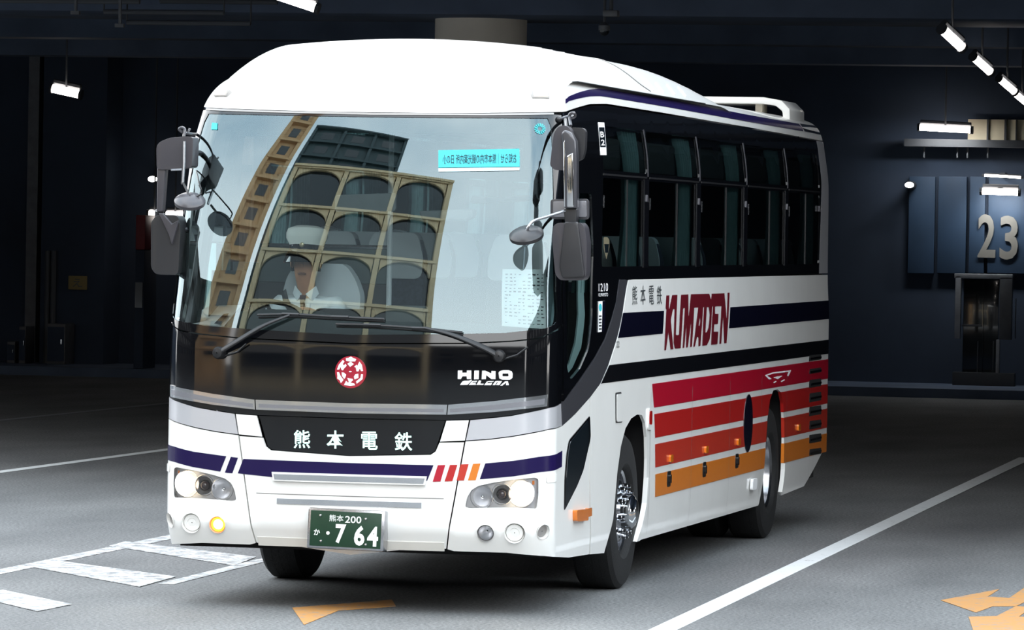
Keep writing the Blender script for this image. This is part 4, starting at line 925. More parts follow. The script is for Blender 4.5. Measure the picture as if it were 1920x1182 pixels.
skin_panel('sticker_field', pix((1124.7, 276), (1135, 276), (1132.3, 239), (1122.3, 239)), 'facade_glass', st, off=.0035, thick=.001)
lettering('sticker_letter', 'B', on_skin(sk(1124.5, 258), sk(1131.5, 258), sk(1131, 247), sk(1124, 247), .0055), 'white_film', st, .02)
lettering('sticker_letter', '2', on_skin(sk(1126, 273), sk(1132.6, 273), sk(1132, 262), sk(1125.5, 262), .0055), 'white_film', st, .02)
st = skin_panel('window_badge', pix((1131.5, 446), (1133, 444.8), (1138.5, 445), (1142, 450), (1142, 462), (1136.5, 487), (1131.5, 466)), 'badge_gold', BUS, off=.002, thick=.001)
skin_panel('badge_field', pix((1132.3, 458), (1141, 458), (1139, 474), (1134, 474)), 'facade_glass', st, off=.0035, thick=.001)
# rear wall of the coach
skin_panel('rear_panel', [(S2, .62), (S2+1.0, .62), (S2+1.0, 3.3), (S2, 3.3)], 'white_paint', BUS, thick=.02, step=.3)
skin_panel('rear_panel', mir([(S2, .62), (S2+1.0, .62), (S2+1.0, 3.3), (S2, 3.3)]), 'white_paint', BUS, thick=.02, step=.3)
# --- chassis, wells, wheels
und = MB()
for y0, y1 in ((.42, 2.16), (3.62, 8.40), (9.62, 11.75)): und.box((-1.16, y0, .36), (1.16, y1, 1.14))
und.box((-.55, 2.1, .36), (.55, 9.7, 1.14)); und.box((-1.16, 2.0, 1.17), (1.16, 9.8, 1.19)); und.box((-1.16, .5, 1.14), (1.16, 2.1, 1.17))
und.build('underbody', 'underbody', BUS)
und = MB(); und.box((-1.0, .34, .42), (1.0, .40, 1.0)); und.build('bumper_backing', 'underbody', BUS)
for sg in (1, -1):
    for y in (2.155, 3.625, 8.395, 9.625): MB().box((-1.222 if sg < 0 else .55, y-.01, .34), (-.55 if sg < 0 else 1.222, y+.01, 1.18)).build('wheel_well', 'black_trim', BUS)
    MB().tube([(sg*.99, 3.57, 1.12), (sg*.99, 3.57, .78)], .035, 8).build('air_strut', 'dark_plastic', BUS)
def wheel(x, y, sg, kind):
    """x = middle of the tyre; sg = +1 looks towards +x"""
    w, R, r = .145, .522, .292; c = (x, y, R-.002); ax = (sg, 0, 0)
    def prof(p): return [(a, b) for a, b in p]
    if kind == 'front': rim = [(r, .09), (r-.012, .105), (r-.03, .095), (r-.035, .03), (.225, .015), (.215, .075), (.205, .105), (.15, .125), (.12, .13)]
    else: rim = [(r, .10), (r-.012, .115), (r-.035, .10), (r-.045, .02), (.22, -.03), (.205, -.045), (.14, -.05), (.125, -.04)]
    t = MB().lathe(rim, c, ax, 48).build('wheel', 'satin_steel', BUS, smooth=30)
    MB().lathe([(r-.01, -w*.85), (r+.01, -w*.98), (R-.09, -w), (R-.03, -w*.93), (R-.004, -w*.75), (R, -w*.4), (R, w*.4), (R-.004, w*.75), (R-.03, w*.93), (R-.09, w), (r+.03, w*.98), (r+.004, w*.82), (r-.004, w*.6)], c, ax, 64).build('tyre', 'rubber', t)
    for k in range(3): MB().lathe([(R-.005, -.05+k*.05-.004), (R+.0006, -.05+k*.05-.004), (R+.0006, -.05+k*.05+.004), (R-.005, -.05+k*.05+.004)], c, ax, 48).build('tread_groove', 'gap_black', t)
    MB().lathe([(r-.02, -w*.8), (r-.05, -.03), (.10, -.06)], c, ax, 40, cap1=True).build('inner_rim', 'underbody', t)
    if kind == 'front':
        MB().lathe([(.12, .125), (.115, .19), (.10, .205), (.085, .21), (.07, .225), (.004, .228)], c, ax, 32).build('hub', 'chrome', t, smooth=30); nr, nb, nh = .168, .12, .045
    else:
        MB().lathe([(.125, -.045), (.12, .06), (.105, .075), (.08, .08), (.004, .082)], c, ax, 32).build('hub', 'chrome', t, smooth=30); nr, nb, nh = .168, -.05, .04
    for k in range(10):
        a = 2*math.pi*(k+.3)/10; p = Vector(c)+Vector((sg*nb, math.cos(a)*nr, math.sin(a)*nr))
        MB().lathe([(.020, 0), (.020, nh*.7), (.013, nh*.75), (.013, nh*1.15), (.002, nh*1.2)], p, ax, 8).build('lug_nut', 'chrome', t, smooth=20)
    if kind == 'front':
        for k in range(10):
            a = 2*math.pi*(k+.8)/10; p = Vector(c)+Vector((sg*.022, math.cos(a)*.243, math.sin(a)*.243)); MB().lathe([(.022, .001), (.020, .004), (.002, .004)], p, ax, 10).build('vent_hole', 'gap_black', t)
for sg in (1, -1):
    wheel(sg*1.075, 2.94, sg, 'front')
    wheel(sg*1.085, 8.99, sg, 'rear'); wheel(sg*.745, 8.99, sg, 'rear_inner')
MB().tube([(-1.0, 2.94, .50), (1.0, 2.94, .50)], .07, 10).build('axle', 'underbody', BUS); MB().tube([(-1.0, 8.99, .52), (1.0, 8.99, .52)], .09, 10).build('axle', 'underbody', BUS)
MB().ball((0, 8.99, .52), (.22, .22, .2)).build('differential', 'underbody', BUS)

# --- wipers
def over(px, py, h): s, z = sk(px, py); return tuple(P(s, z)+N(s, z)*h)
for arm, blade, label in ((((413, 662), (450, 642), (500, 613), (548, 593)), ((486, 592), (548, 591), (640, 596), (722, 600)), 'wiper_arm'), (((936, 668), (905, 652), (850, 630), (800, 617)), ((632, 609), (700, 611), (790, 617), (868, 625)), 'wiper_arm')):
    pts = [over(*q, h) for q, h in zip(arm, (.03, .055, .06, .05))]
    w = MB().tube(catmull(pts, 6), [.021]*7+[.020-.011*i/11 for i in range(12)], 10, flat=.6).build('wiper_arm', 'wiper_black', BUS)
    MB().lathe([(.040, -.025), (.040, .012), (.030, .03), (.004, .035)], over(*arm[0], .02), tuple(N(*sk(*arm[0]))), 20).build('wiper_pivot', 'wiper_black', w)
    bp_ = [over(*q, .030) for q in blade]
    MB().tube(catmull(bp_, 6), .009, 8, flat=.8).build('wiper_blade', 'wiper_black', w)
    MB().tube(catmull([over(q[0], q[1]+4, .010) for q in blade], 6), .006, 6).build('wiper_rubber', 'rubber', w)
    for k in (1, 2): MB().tube([over(blade[k][0]-16, blade[k][1], .034), over(blade[k][0]+16, blade[k][1]+1, .034)], .011, 6).build('wiper_clip', 'wiper_black', w)
    MB().tube([over(arm[0][0]+8, arm[0][1]+6, .01), over(arm[0][0]+34, arm[0][1]-2, .012), over(arm[0][0]+52, arm[0][1]-16, .03)], .006, 6).build('washer_hose', 'wiper_black', w)
# --- mirrors
def plate_px(name, pts, y, d, m, parent, bevel=.015, r=0.0, seg=3):
    q = [(on_y(px, py, y)[0], on_y(px, py, y)[2]) for px, py in pts]
    if r: q = rounded(q, r, 3)
    mb = MB(); mb.prism(q, lambda u, v, t: (u, y+t, v), d); return mb.build(name, m, parent, bevel=bevel, seg=seg)
def pt(px, py, y): return tuple(on_y(px, py, y))
def disc(name, px, py, y, rx, tilt, yaw, m, parent, r):
    c = Vector(on_y(px, py, y)); ax = Matrix.Rotation(yaw, 3, 'Z') @ (Matrix.Rotation(tilt, 3, 'X') @ Vector((0, -1, 0)))
    o = MB().lathe([(r*.98, -.030), (r, -.022), (r, -.008), (r*.94, .0), (r*.7, .016), (r*.3, .024), (.004, .026)], c, ax, 36).build(name, m, parent)
    MB().lathe([(r*.965, -.0305), (.004, -.0305)], c, ax, 36).build('mirror_face', 'mirror_silver', o)
    return o, c
# kerb-side set
mr = plate_px('mirror_housing', ((1038, 250), (1047, 236.5), (1062, 235), (1071, 244), (1072, 320), (1040, 319), (1031, 311)), .18, .10, 'mirror_plastic', BUS, .018, .02)
plate_px('mirror_back', ((1066, 239), (1093, 240), (1098, 246), (1097, 280), (1092, 298), (1074, 306), (1066, 300)), .27, .06, 'dark_plastic', mr, .012, .015)
plate_px('mirror_column', ((1052, 250), (1058, 243), (1070, 248), (1079, 264), (1081, 300), (1081, 391), (1057, 391), (1056, 290)), .12, .09, 'gunmetal_paint', mr, .02)
plate_px('column_strip', ((1062, 292), (1075, 285), (1076, 389), (1062, 389)), .115, .03, 'chrome', mr, .012)
plate_px('column_strip', ((1056.5, 268), (1059, 262), (1060, 388), (1057, 388)), .112, .02, 'chrome', mr, .004)
bk = plate_px('mirror_bracket', ((1034, 374), (1100, 373), (1104, 378), (1104, 408), (1099, 412), (1036, 411), (1032, 406), (1032, 379)), .26, .03, 'gunmetal_paint', BUS, .01, .012)
plate_px('bracket_plate', ((1037, 378), (1099, 377), (1100, 407), (1037, 407)), .245, .016, 'bar_grey', bk, .006, .01)
plate_px('bracket_neck', ((1056, 391), (1082, 391), (1080, 425), (1060, 425)), .16, .08, 'dark_plastic', bk, .01)
lw = plate_px('lower_mirror', ((1037, 424), (1046, 418), (1090, 418), (1096, 426), (1100, 455), (1099, 516), (1093, 526), (1050, 526), (1041, 515), (1035, 450)), .16, .14, 'mirror_plastic', BUS, .028, .02, 4)
plate_px('lower_mirror_ridge', ((1058, 416), (1083, 416), (1096, 520), (1054, 522), (1048, 500)), .135, .05, 'dark_plastic', lw, .014)
dr, dc = disc('round_mirror', 986.5, 437, .06, 30, math.radians(-62), math.radians(-8), 'dark_plastic', BUS, .107)
dr.rotation_euler = (0, 0, 0)
MB().tube(catmull([pt(1062, 395, .17), pt(1030, 405, .12), pt(1002, 414, .06), pt(992, 424, .04), pt(987, 433, .045)], 6), .009, 8).build('mirror_stalk', 'satin_steel', dr)
hk = MB().tube(catmull([over(1048, 224, .0), over(1056, 222.5, .07), pt(1070, 222, .35), pt(1078, 218, .33), pt(1076, 212, .3), pt(1069, 214, .3), pt(1068, 222, .3), pt(1070, 236, .24)], 6), .010, 8).build('mirror_hook', 'gunmetal_paint', BUS)
MB().ball(pt(1048, 224, .75), .02).build('hook_foot', 'dark_plastic', hk)
MB().tube([pt(1062, 240, .3), pt(1060, 225, .6), over(1060, 226, 0)], .012, 8).build('mirror_stay', 'dark_plastic', hk)
MB().tube([pt(1090, 392, .28), over(1075, 396, 0.0)], .016, 8).build('mirror_stay', 'dark_plastic', bk)
# driver-side set
ml = plate_px('mirror_housing', ((293, 275), (300, 266), (318, 258.5), (348, 256), (362, 257), (360, 314), (340, 316), (318, 318), (294, 318)), .30, .14, 'mirror_plastic', BUS, .03, .02, 4)
plate_px('mirror_column', ((294, 312), (311, 314), (305, 398), (293, 398)), .31, .07, 'mirror_plastic', ml, .014)
MB().tube([pt(345, 265, .27), pt(344.5, 305, .27), pt(342, 346, .27)], .011, 8).build('mirror_rod', 'satin_steel', ml)
MB().tube([pt(321, 319, .3), pt(345, 318, .28)], .006, 6).build('mirror_rod', 'satin_steel', ml)
MB().tube([pt(355, 285, .33), over(372, 285, -.02)], .018, 8).build('mirror_stay', 'dark_plastic', ml)
ll = plate_px('lower_mirror', ((283, 415), (296, 402), (334, 404), (338, 425), (334, 516), (292, 515), (283, 503)), .30, .16, 'dark_plastic', BUS, .03, .03, 4)
plate_px('lower_mirror_ridge', ((297, 400), (306, 400), (322, 420), (334, 413), (334, 416), (322, 460), (316, 440)), .275, .05, 'mirror_plastic', ll, .008)
MB().tube([pt(330, 430, .4), over(348, 430, -.02)], .018, 8).build('mirror_stay', 'dark_plastic', ll)
MB().tube([pt(299, 395, .34), pt(299, 408, .36)], .03, 10).build('mirror_joint', 'dark_plastic', ll)
dl, dc2 = disc('round_mirror', 356, 374, .16, 28, math.radians(-62), math.radians(14), 'mirror_plastic', BUS, .098)
MB().tube(catmull([pt(344, 344, .25), pt(350, 356, .2), pt(353, 364, .17), pt(356, 371, .15)], 5), .008, 8).build('mirror_stalk', 'wiper_black', dl)
MB().tube(catmull([over(368, 320, .0), pt(374, 345, .2), pt(378, 362, .17), pt(367, 370, .16)], 6), .005, 6).build('mirror_cable', 'wiper_black', dl)
hk = MB().tube(catmull([over(368, 252, 0), pt(356, 251, .4), pt(344, 249, .35), pt(336, 243, .34), pt(340, 239.5, .34), pt(346, 243, .34), pt(345, 256, .33)], 6), .010, 8).build('mirror_hook', 'gunmetal_paint', BUS)
MB().tube([pt(352, 249, .36), pt(356, 241, .36)], .008, 6).build('hook_pin', 'satin_steel', hk)
# --- inside the coach
MB().box((-1.16, 2.0, 1.19), (1.16, 11.8, 1.25)).build('saloon_floor', 'interior_dark', BUS)
MB().box((-1.14, .55, .98), (1.14, 2.05, 1.02)).build('cab_floor', 'interior_dark', BUS)
MB().box((-1.0, 1.25, 3.10), (1.0, 11.8, 3.14)).build('saloon_ceiling', 'interior_grey', BUS, bevel=.01)
for sg in (1, -1):
    MB().box((min(sg*.62, sg*1.13), 2.2, 2.80), (max(sg*.62, sg*1.13), 11.7, 3.02)).build('luggage_rack', 'interior_dark', BUS, bevel=.03)
    MB().box((min(sg*1.17, sg*1.20), 2.2, 1.2), (max(sg*1.17, sg*1.20), 11.75, 2.14)).build('wall_lining', 'interior_dark', BUS)
MB().box((-1.1, 11.7, 1.2), (1.1, 11.76, 3.1)).build('rear_bulkhead', 'interior_dark', BUS)
# dashboard: lofted along x
def prof(x):
    y0 = P(x, 1.70)[1]; k = min(1, max(0, (-x-.86)/.12)); h = min(1, max(0, (-x-.2)/.15))*(1-k)
    return [(y0+.05, 1.685), (y0+.16, 1.735-.035*k), (y0+.42, 1.79+.05*h-.075*k), (y0+.56, 1.80+.06*h-.07*k), (1.02, 1.79-.03*k), (1.04, 1.4)]
xs = [-1.16+2.32*i/48 for i in range(49)]; V = []; F = []
for x in xs: V += [(x, y, z) for y, z in prof(max(-1.12, min(1.12, x)))]
F = [(i*6+k, i*6+k+1, (i+1)*6+k+1, (i+1)*6+k) for i in range(48) for k in range(5)]
raw('dashboard', V, F, 'dash_grey', BUS, smooth=50)
MB().box((-.42, .86, 1.80), (-.05, .98, 1.87)).build('switch_panel', 'interior_dark', BUS, bevel=.015)
MB().box((.05, .80, 1.79), (.30, .95, 1.90)).build('ticket_unit', 'interior_grey', BUS, bevel=.02)
# steering wheel
wc = Vector((-.745, 1.03, 1.815)); tl = math.radians(26); e1 = Vector((1, 0, 0)); e2 = Vector((0, -math.cos(tl), math.sin(tl)))
SW = MB().tube([wc+e1*(.215*math.cos(a))+e2*(.215*math.sin(a)) for a in np.linspace(0, 2*math.pi, 49)], .0165, 10, caps=False).build('steering_wheel', 'black_trim', BUS)
for a in (math.radians(200), math.radians(340), math.radians(90)): MB().tube([wc+e2*-.0+e1*0, wc+(e1*math.cos(a)+e2*math.sin(a))*.21], .013, 8, flat=1.6).build('spoke', 'black_trim', SW)
MB().lathe([(.06, -.02), (.055, .02), (.002, .03)], wc, e1.cross(e2), 24, cap0=True).build('horn_pad', 'dark_plastic', SW)
MB().tube([wc, wc+Vector((.0, -.16, -.5))], .035, 10).build('steering_column', 'interior_dark', SW)
# driver's seat
DS = MB().box((-.90, 1.36, 1.28), (-.40, 1.86, 1.40)).build('driver_seat', 'seat_cloth', BUS, bevel=.05, seg=3)
MB().box((-.89, 1.80, 1.36), (-.39, 1.94, 2.02), Matrix.Rotation(math.radians(-6), 3, 'X')).build('backrest', 'seat_cloth', DS, bevel=.06, seg=3)
q = [(-.87, 1.45), (-.37, 1.45), (-.355, 1.95), (-.40, 2.06), (-.47, 2.15), (-.80, 2.15), (-.86, 2.06), (-.885, 1.95)]
mb = MB(); mb.prism(rounded(q, .04, 3), lambda u, v, t: (u, 1.74+t+(v-1.4)*.1, v), .12); mb.build('seat_cover', 'seat_cover_white', DS, bevel=.03, seg=3)
MB().box((-.70, 1.5, 1.02), (-.58, 1.7, 1.30)).build('seat_pedestal', 'interior_dark', DS)
# partition behind the driver
MB().box((-1.12, 2.06, 1.02), (-.22, 2.10, 2.02)).build('cab_partition', 'interior_dark', BUS, bevel=.01)
a = on_y(476, 463, 2.06); b = on_y(700, 463, 2.06)
MB().box((-1.12, 2.05, 2.02), (-.22, 2.09, a[2])).build('partition_screen', 'dash_grey', BUS, bevel=.008)
MB().tube([(-1.12, 2.05, a[2]+.012), (-.22, 2.05, a[2]+.012)], .014, 8).build('partition_rail', 'satin_steel', BUS)
MB().box((.42, 2.06, 1.02), (1.12, 2.10, 2.0)).build('cab_partition', 'interior_dark', BUS, bevel=.01)
MB().tube([(-.22, 2.02, 1.25), (-.22, 2.02, 3.08)], .018, 8).build('grab_pole', 'seat_cover_white', BUS)
# screen arm, interior mirror, pillars, blinds
MB().tube(catmull([pt(884, 373, .9), pt(905, 376, .9), pt(985, 372, .85), pt(1003, 377, .82), pt(1009, 385, .8)], 6), .022, 8, flat=.8).build('screen_arm', 'wiper_black', BUS)
plate_px('arm_joint', ((884, 368), (911, 368), (911, 382), (884, 382)), .86, .08, 'dark_plastic', BUS, .008)
plate_px('screen_unit', ((784, 396), (888, 392), (886, 408), (872, 414), (790, 412)), .95, .12, 'interior_grey', BUS, .02)
plate_px('rear_view_mirror', ((628, 366), (742, 362), (742, 396), (628, 398)), .98, .04, 'interior_grey', BUS, .012, .02)
plate_px('sun_visor', ((450, 224), (640, 222), (640, 252), (450, 256)), 1.0, .02, 'interior_dark', BUS, .006, .01)
MB().box((-1.08, .98, 3.0), (1.08, 1.3, 3.14)).build('front_locker', 'interior_dark', BUS, bevel=.02)
for sg in (1, -1):
    pts = [(sg*x, y, z) for x, y, z in ((1.165, .62, 1.75), (1.155, .80, 2.2), (1.14, .95, 2.6), (1.10, 1.08, 3.05))]
    MB().tube(catmull(pts, 5), .05, 8).build('pillar_trim', 'interior_grey' if sg < 0 else 'curtain_teal', BUS)
# passenger seats: a bench-mounted pair on each side of the aisle, ten rows
def seat_proto():
    s = MB().box((-.21, -.24, .30), (.21, .24, .42)).build('passenger_seat', 'seat_cloth', BUS, bevel=.04)
    q = rounded([(-.21, .36), (.21, .36), (.215, .95), (.16, 1.10), (-.16, 1.10), (-.215, .95)], .05, 3)
    mb = MB(); mb.prism(q, lambda u, v, t: (u, .16+t+(v-.36)*.2, v), .10); mb.build('backrest', 'seat_cloth', s, bevel=.03)
    q = rounded([(-.20, .80), (.20, .80), (.205, .95), (.155, 1.115), (-.155, 1.115), (-.205, .95)], .05, 3)
    mb = MB(); mb.prism(q, lambda u, v, t: (u, .145+t+(v-.36)*.2, v), .13); mb.build('headrest_cover', 'seat_cover_white', s, bevel=.03)
    MB().box((-.235, -.18, .42), (-.205, .2, .58)).build('armrest', 'interior_dark', s, bevel=.01); MB().box((-.1, -.1, 0), (.1, .1, .31)).build('seat_base', 'interior_dark', s)
    return s
proto = seat_proto(); kids = list(proto.children); first = True
for r_ in range(10):
    for x in (-.88, -.43, .43, .88):
        if first: s = proto; first = False
        else:
            s = proto.copy(); COL.objects.link(s)
            for k in kids: c = k.copy(); COL.objects.link(c); c.parent = s
        s.location = (x, 2.75+r_*.88, 1.25)
# window curtains gathered at each divider
def curtain(sg, s0, s1, z0, z1, waves, m):
    V = []; F = []; n = waves*8+1; rows = 6
    for j in range(rows+1):
        z = z0+(z1-z0)*j/rows; pinch = 1-.28*math.sin(math.pi*j/rows)
        for i in range(n):
            t = i/(n-1); s = s1+(s0-s1)*(1-t)*pinch; p = P(sg*s, z); n_ = N(sg*s, z); V.append(tuple(p-n_*(.075+.028*math.sin(t*waves*2*math.pi))))
    F = [(j*n+i, j*n+i+1, (j+1)*n+i+1, (j+1)*n+i) for j in range(rows) for i in range(n-1)]
    return raw('curtain', V, F, m, BUS, smooth=80)
for sg in (1, -1):
    for i in range(1, 6): curtain(sg, cols[i]-.62, cols[i]-.05, 2.12, 3.08, 6, 'curtain_teal')
curtain(-1, S0+1.45, S0+1.95, 2.15, 3.02, 6, 'curtain_brown'); curtain(1, S0+.9, S0+1.35, 2.0, 3.05, 4, 'curtain_teal')
# banner, stickers and paper behind the glass
inside_off = -.012
bn = skin_panel('route_banner', pix((822, 314.5), (974.5, 313), (974, 279), (822, 282)), 'film_cyan', BUS, off=.001, thick=.001)
lettering('banner_text', 'お知らせ｜熊本市内の観光案内所 日の小', on_skin(sk(968, 307), sk(830, 308.5), sk(830, 290), sk(968, 287), .003), 'ink_dark', bn)
skin_panel('banner_foot', pix((822, 322), (974, 320), (974.5, 314), (822, 315.5)), 'paper_blue', bn, off=.001, thick=.001)
st = skin_panel('square_sticker', pix((396, 243), (407.5, 243.5), (408, 231), (397.5, 230)), 'film_cyan', BUS, off=.001, thick=.001)
rs = sk(1012.5, 241.5)
for k in range(14):
    a0, a1 = 2*math.pi*k/14, 2*math.pi*(k+.62)/14
    skin_panel('round_sticker', [(rs[0]+r*math.cos(a), rs[1]+r*math.sin(a)) for r, a in ((.014, a0), (.034, a0), (.034, a1), (.014, a1))], 'film_cyan', BUS, off=.001, thick=0, fill=False)
tt_o = pix((941, 611), (1026, 617), (1027, 505), (942, 504))
tt = skin_panel('timetable_sheet', tt_o, 'paper_white', None, off=inside_off, thick=.001)
tag(tt, 'white printed timetable sheet taped inside the windscreen beside the door', 'paper')
g = quad_map(*tt_o); rnd = random.Random(3)
V = []; F = []
for j in range(15):
    for i in range(9):
        if rnd.random() < .22: continue
        u0, v0 = .06+i*.1+rnd.random()*.02, .06+j*.06; w_, h_ = .03+rnd.random()*.05, .010+rnd.random()*.012; k = len(V)
        for u, v in ((u0, v0), (u0+w_, v0+rnd.uniform(-.008, .008)), (u0+w_, v0+h_), (u0, v0+h_)):
            s, z = g(u, v); V.append(tuple(P(s, z)+N(s, z)*(inside_off+.003)))
        F.append((k, k+1, k+2, k+3))
o = raw('printed_lines', V, F, 'ink_dark', tt); o['kind'] = 'stuff'
q = [on_y(*p, y) for p, y in (((345, 606), .62), ((420, 612), .42), ((452, 572), .80), ((395, 573), .95), ((362, 590), .85))]
mb = MB(); n = len(q); mb.add([tuple(p) for p in q]+[(p[0], p[1]+.005, p[2]-.006) for p in q], [tuple(range(n)), tuple(range(n, 2*n))[::-1]]+[(i, i+n, (i+1) % n+n, (i+1) % n) for i in range(n)])
rsht = tag(mb.build('route_sheet', 'paper_white', None), 'white route sheet lying on the dashboard in front of the steering wheel', 'paper')
q = [on_y(*p, y) for p, y in (((402, 608), .47), ((413, 609.5), .44), ((430, 589), .62), ((420, 590), .64))]
mb = MB(); mb.add([(p[0], p[1]-.006, p[2]+.004) for p in q], [(0, 1, 2, 3)]); mb.build('printed_block', 'navy_film', rsht)

# ---------------------------------------------------------------- the driver
def skin_mesh(name, pts, edges, material, parent, sub=2, root=0):
    me = bpy.data.meshes.new(name); bm = bmesh.new(); lay = bm.verts.layers.skin.verify()
    vs = []
    for i, (p, r) in enumerate(pts):
        v = bm.verts.new(p); v[lay].radius = r if isinstance(r, tuple) else (r, r); v[lay].use_root = (i == root); vs.append(v)
    for a, b in edges: bm.edges.new((vs[a], vs[b]))
    bm.to_mesh(me); bm.free(); o = bpy.data.objects.new(name, me); COL.objects.link(o)
    m = o.modifiers.new('skin', 'SKIN'); m.use_smooth_shade = True; s = o.modifiers.new('sub', 'SUBSURF'); s.levels = s.render_levels = sub
    dg = bpy.context.evaluated_depsgraph_get(); dg.update(); me2 = bpy.data.meshes.new_from_object(o.evaluated_get(dg)); bpy.data.objects.remove(o)
    me2.materials.clear(); me2.materials.append(MATS[material]); me2.polygons.foreach_set('use_smooth', [True]*len(me2.polygons))
    o = bpy.data.objects.new(name, me2); COL.objects.link(o); o.parent = parent; return o
DX, DY = -.655, 1.50                                            # head column of the driver
def HZ(z): return 1.985+(z-1.985)*1.2
D = thing('person', 'coach driver in white cap, white shirt and dark tie seated at the steering wheel', 'person', (0, 0, 0))
pts = []; edges = []
def nd(p, r, link_to=None):
    pts.append((p, r)); i = len(pts)-1
    if link_to is not None: edges.append((link_to, i))
    return i
pel = nd((-.645, 1.63, 1.45), (.155, .12))
sp = nd((-.648, 1.64, 1.62), (.14, .105), pel); ch = nd((-.652, 1.60, 1.79), (.165, .11), sp); nb = nd((-.655, 1.565, 1.915), (.075, .06), ch)
nk = nd((DX, DY+.035, 1.985), (.056, .056), nb); jw = nd((DX, DY-.012, HZ(2.055)), (.072, .080), nk); hd = nd((DX, DY, HZ(2.145)), (.083, .098), jw); tp = nd((DX, DY+.01, HZ(2.225)), (.068, .08), hd)
hands = []
for sg in (-1, 1):
    sh = nd((DX+sg*.185, 1.585, 1.875), .062, ch); el = nd((DX+sg*.285, 1.40, 1.645), .047, sh)
    a = math.radians(180-8 if sg < 0 else 8); rim = wc+e1*(.215*math.cos(a))+e2*(.215*math.sin(a)); tang = (-e1*math.sin(a)+e2*math.cos(a))*(1 if sg > 0 else -1); outw = e1*sg; nrm = Vector((0, math.sin(tl), math.cos(tl)))
    wrp = rim+outw*.05-tang*.045+nrm*.03+Vector((0, .035, 0)); wr = nd(tuple(wrp), (.030, .024), el)
    pm = nd(tuple(rim+outw*.022+nrm*.030-tang*.005), (.032, .018), wr)
    for k in range(4):
        ln = (.9, 1.0, .95, .8)[k]; b0 = rim+tang*(.036-.021*k)
        f1 = nd(tuple(b0+nrm*.030+outw*.004), .0098, pm); f2 = nd(tuple(b0+nrm*.022*ln-outw*.024), .0090, f1); f3 = nd(tuple(b0-nrm*.010-outw*.026*ln), .0082, f2); nd(tuple(b0-nrm*.026-outw*.010), .0070, f3)
    t1 = nd(tuple(rim+tang*.040+nrm*.020+outw*.028), .0105, pm); t2 = nd(tuple(rim+tang*.060+nrm*.012+outw*.022), .0092, t1); nd(tuple(rim+tang*.075-nrm*.006+outw*.014), .0078, t2)
    hp = nd((-.645+sg*.10, 1.60, 1.43), .088, pel); kn = nd((-.645+sg*.16, 1.14, 1.45), .066, hp); an = nd((-.645+sg*.15, .98, 1.10), .045, kn); nd((-.645+sg*.15, .82, 1.06), .038, an)
body = skin_mesh('body', pts, edges, 'skin', D, 2)
def limb(name, chain, m, extra=()):
    ps = [c for c in chain]; es = [(i, i+1) for i in range(len(ps)-1)]
    return skin_mesh(name, ps, es, m, D, 2)
# shirt: torso and both sleeves in one garment
sp_, se_ = [], []
def ns(p, r, l=None):
    sp_.append((p, r)); i = len(sp_)-1
    if l is not None: se_.append((l, i))
    return i
c0 = ns((-.645, 1.63, 1.47), (.172, .135)); c1 = ns((-.648, 1.635, 1.63), (.165, .125), c0); c2 = ns((-.652, 1.595, 1.79), (.185, .128), c1); c3 = ns((-.655, 1.56, 1.915), (.098, .075), c2); ns((DX, DY+.045, 1.955), (.070, .066), c3)
for sg in (-1, 1):
    s1 = ns((DX+sg*.19, 1.582, 1.88), .075, c2); s2 = ns((DX+sg*.245, 1.49, 1.76), .068, s1); s3 = ns((DX+sg*.288, 1.40, 1.645), .060, s2)
    wv = Vector(sp_[s3][0]).lerp(Vector((DX+sg*.32, 1.12, 1.79)), .55); ns(tuple(wv), .050, s3)
skin_mesh('shirt', sp_, se_, 'shirt_white', D, 2)
limb('trouser_leg', [((-.745, 1.60, 1.43), .098), ((-.805, 1.14, 1.455), .076), ((-.795, .99, 1.12), .056)], 'trouser_navy'); limb('trouser_leg', [((-.545, 1.60, 1.43), .098), ((-.485, 1.14, 1.455), .076), ((-.495, .99, 1.12), .056)], 'trouser_navy')
fy = DY-.092
for sg in (-1, 1):                                               # collar wings
    q = [(DX+sg*.012, 1.952), (DX+sg*.070, 2.005), (DX+sg*.088, 1.955), (DX+sg*.052, 1.905)]
    mb = MB(); mb.prism(q, lambda u, v, t: (u, fy+.045+abs(u-DX)*.75+t, v), .006); mb.build('collar', 'shirt_white', D)
    MB().ball((DX+sg*.094, DY+.015, HZ(2.125)), (.012, .022, .034)).build('ear', 'skin', D)
    MB().ball((DX+sg*.031, DY-.089, HZ(2.150)), (.014, .009, .0075)).build('eye', 'paper_white', D); MB().ball((DX+sg*.031, DY-.0968, HZ(2.150)), (.006, .003, .006)).build('iris', 'visor_black', D)
    mb = MB(); mb.tube([(DX+sg*.014, DY-.099, HZ(2.168)), (DX+sg*.032, DY-.100, HZ(2.173)), (DX+sg*.05, DY-.089, HZ(2.167))], .004, 6); mb.build('eyebrow', 'hair_black', D)
MB().tube([(DX, DY-.094, HZ(2.155)), (DX, DY-.111, HZ(2.118)), (DX, DY-.102, HZ(2.104))], [.009, .014, .011], 10).build('nose', 'skin', D)
MB().tube(catmull([(DX-.026, DY-.089, HZ(2.068)), (DX, DY-.102, HZ(2.071)), (DX+.026, DY-.089, HZ(2.068))], 5), .0055, 8).build('mouth', 'skin_dark', D)
V = []; F = []
for j in range(7):
    for i in range(17):
        a = math.pi*(-.12+1.24*i/16); z = HZ(2.08)+.16*j/6; V.append((DX+.096*math.cos(a), DY+.012+.104*math.sin(a), z))
F = [(j*17+i, j*17+i+1, (j+1)*17+i+1, (j+1)*17+i) for j in range(6) for i in range(16)]
raw('hair', V, F, 'hair_black', D, smooth=80)
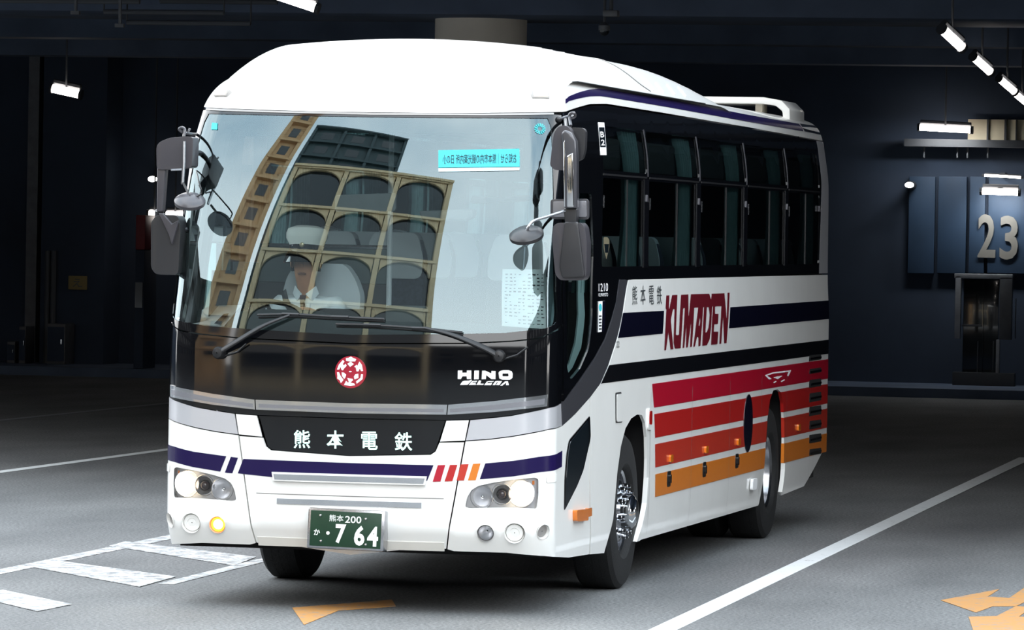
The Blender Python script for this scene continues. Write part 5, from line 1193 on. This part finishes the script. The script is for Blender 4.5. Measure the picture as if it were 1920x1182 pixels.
cap = MB().lathe([(.104, .0), (.107, .012), (.109, .030), (.134, .075), (.136, .108), (.124, .138), (.08, .156), (.003, .161)], (DX, DY+.012, 2.236), (0, .10, 1), 36).build('cap', 'cap_white', D)
MB().lathe([(.110, .0), (.112, .012), (.1125, .032)], (DX, DY+.012, 2.234), (0, .10, 1), 36).build('cap_band', 'visor_black', cap)
V = []; F = []
for j in range(6):
    for i in range(19):
        a = math.pi*(1.06+.88*i/18); r0 = .106; k = j/5; ex = .085*math.sin(math.pi*(i/18))**.6*k
        V.append((DX+(r0+ex)*math.cos(a), DY+.010+(r0+ex*1.15)*math.sin(a), 2.240-.075*k*k*1.2+.012*math.cos((i/18-.5)*math.pi)*k))
F = [(j*19+i, j*19+i+1, (j+1)*19+i+1, (j+1)*19+i) for j in range(5) for i in range(18)]
raw('visor', V, F, 'visor_black', cap, smooth=80)
MB().ball((DX-.0, DY-.107, 2.272), (.016, .006, .016)).build('cap_badge', 'badge_gold', cap)
mb = MB(); mb.prism([(DX-.020, 1.945), (DX+.020, 1.945), (DX+.014, 1.905), (DX-.014, 1.905)], lambda u, v, t: (u, fy+.028+t+(1.945-v)*-.1, v), .02); mb.build('tie_knot', 'tie_brown', D, bevel=.004)
mb = MB(); mb.prism([(DX-.013, 1.91), (DX+.013, 1.91), (DX+.040, 1.60), (DX, 1.53), (DX-.040, 1.60)], lambda u, v, t: (u+ (1.91-v)*.12, 1.432+t+max(0, v-1.80)*-.10+ (.03 if v < 1.7 else 0), v), .01); mb.build('tie', 'tie_brown', D)
mb = MB(); mb.prism([(DX+.09, 1.80), (DX+.15, 1.805), (DX+.15, 1.825), (DX+.09, 1.82)], lambda u, v, t: (u, 1.448+t, v), .006); mb.build('name_badge', 'badge_gold', D)
mb = MB(); mb.tube([(DX-.16, 1.56, 1.965), (DX-.12, 1.475, 1.90), (DX-.02, 1.435, 1.76), (DX+.10, 1.455, 1.60), (DX+.2, 1.55, 1.46)], .024, 8, flat=.2); mb.build('seat_belt', 'dark_plastic', D)
for sg in (-1, 1): MB().box((-.645+sg*.15-.045, .74, 1.022), (-.645+sg*.15+.045, 1.02, 1.09)).build('shoe', 'visor_black', D, bevel=.03)
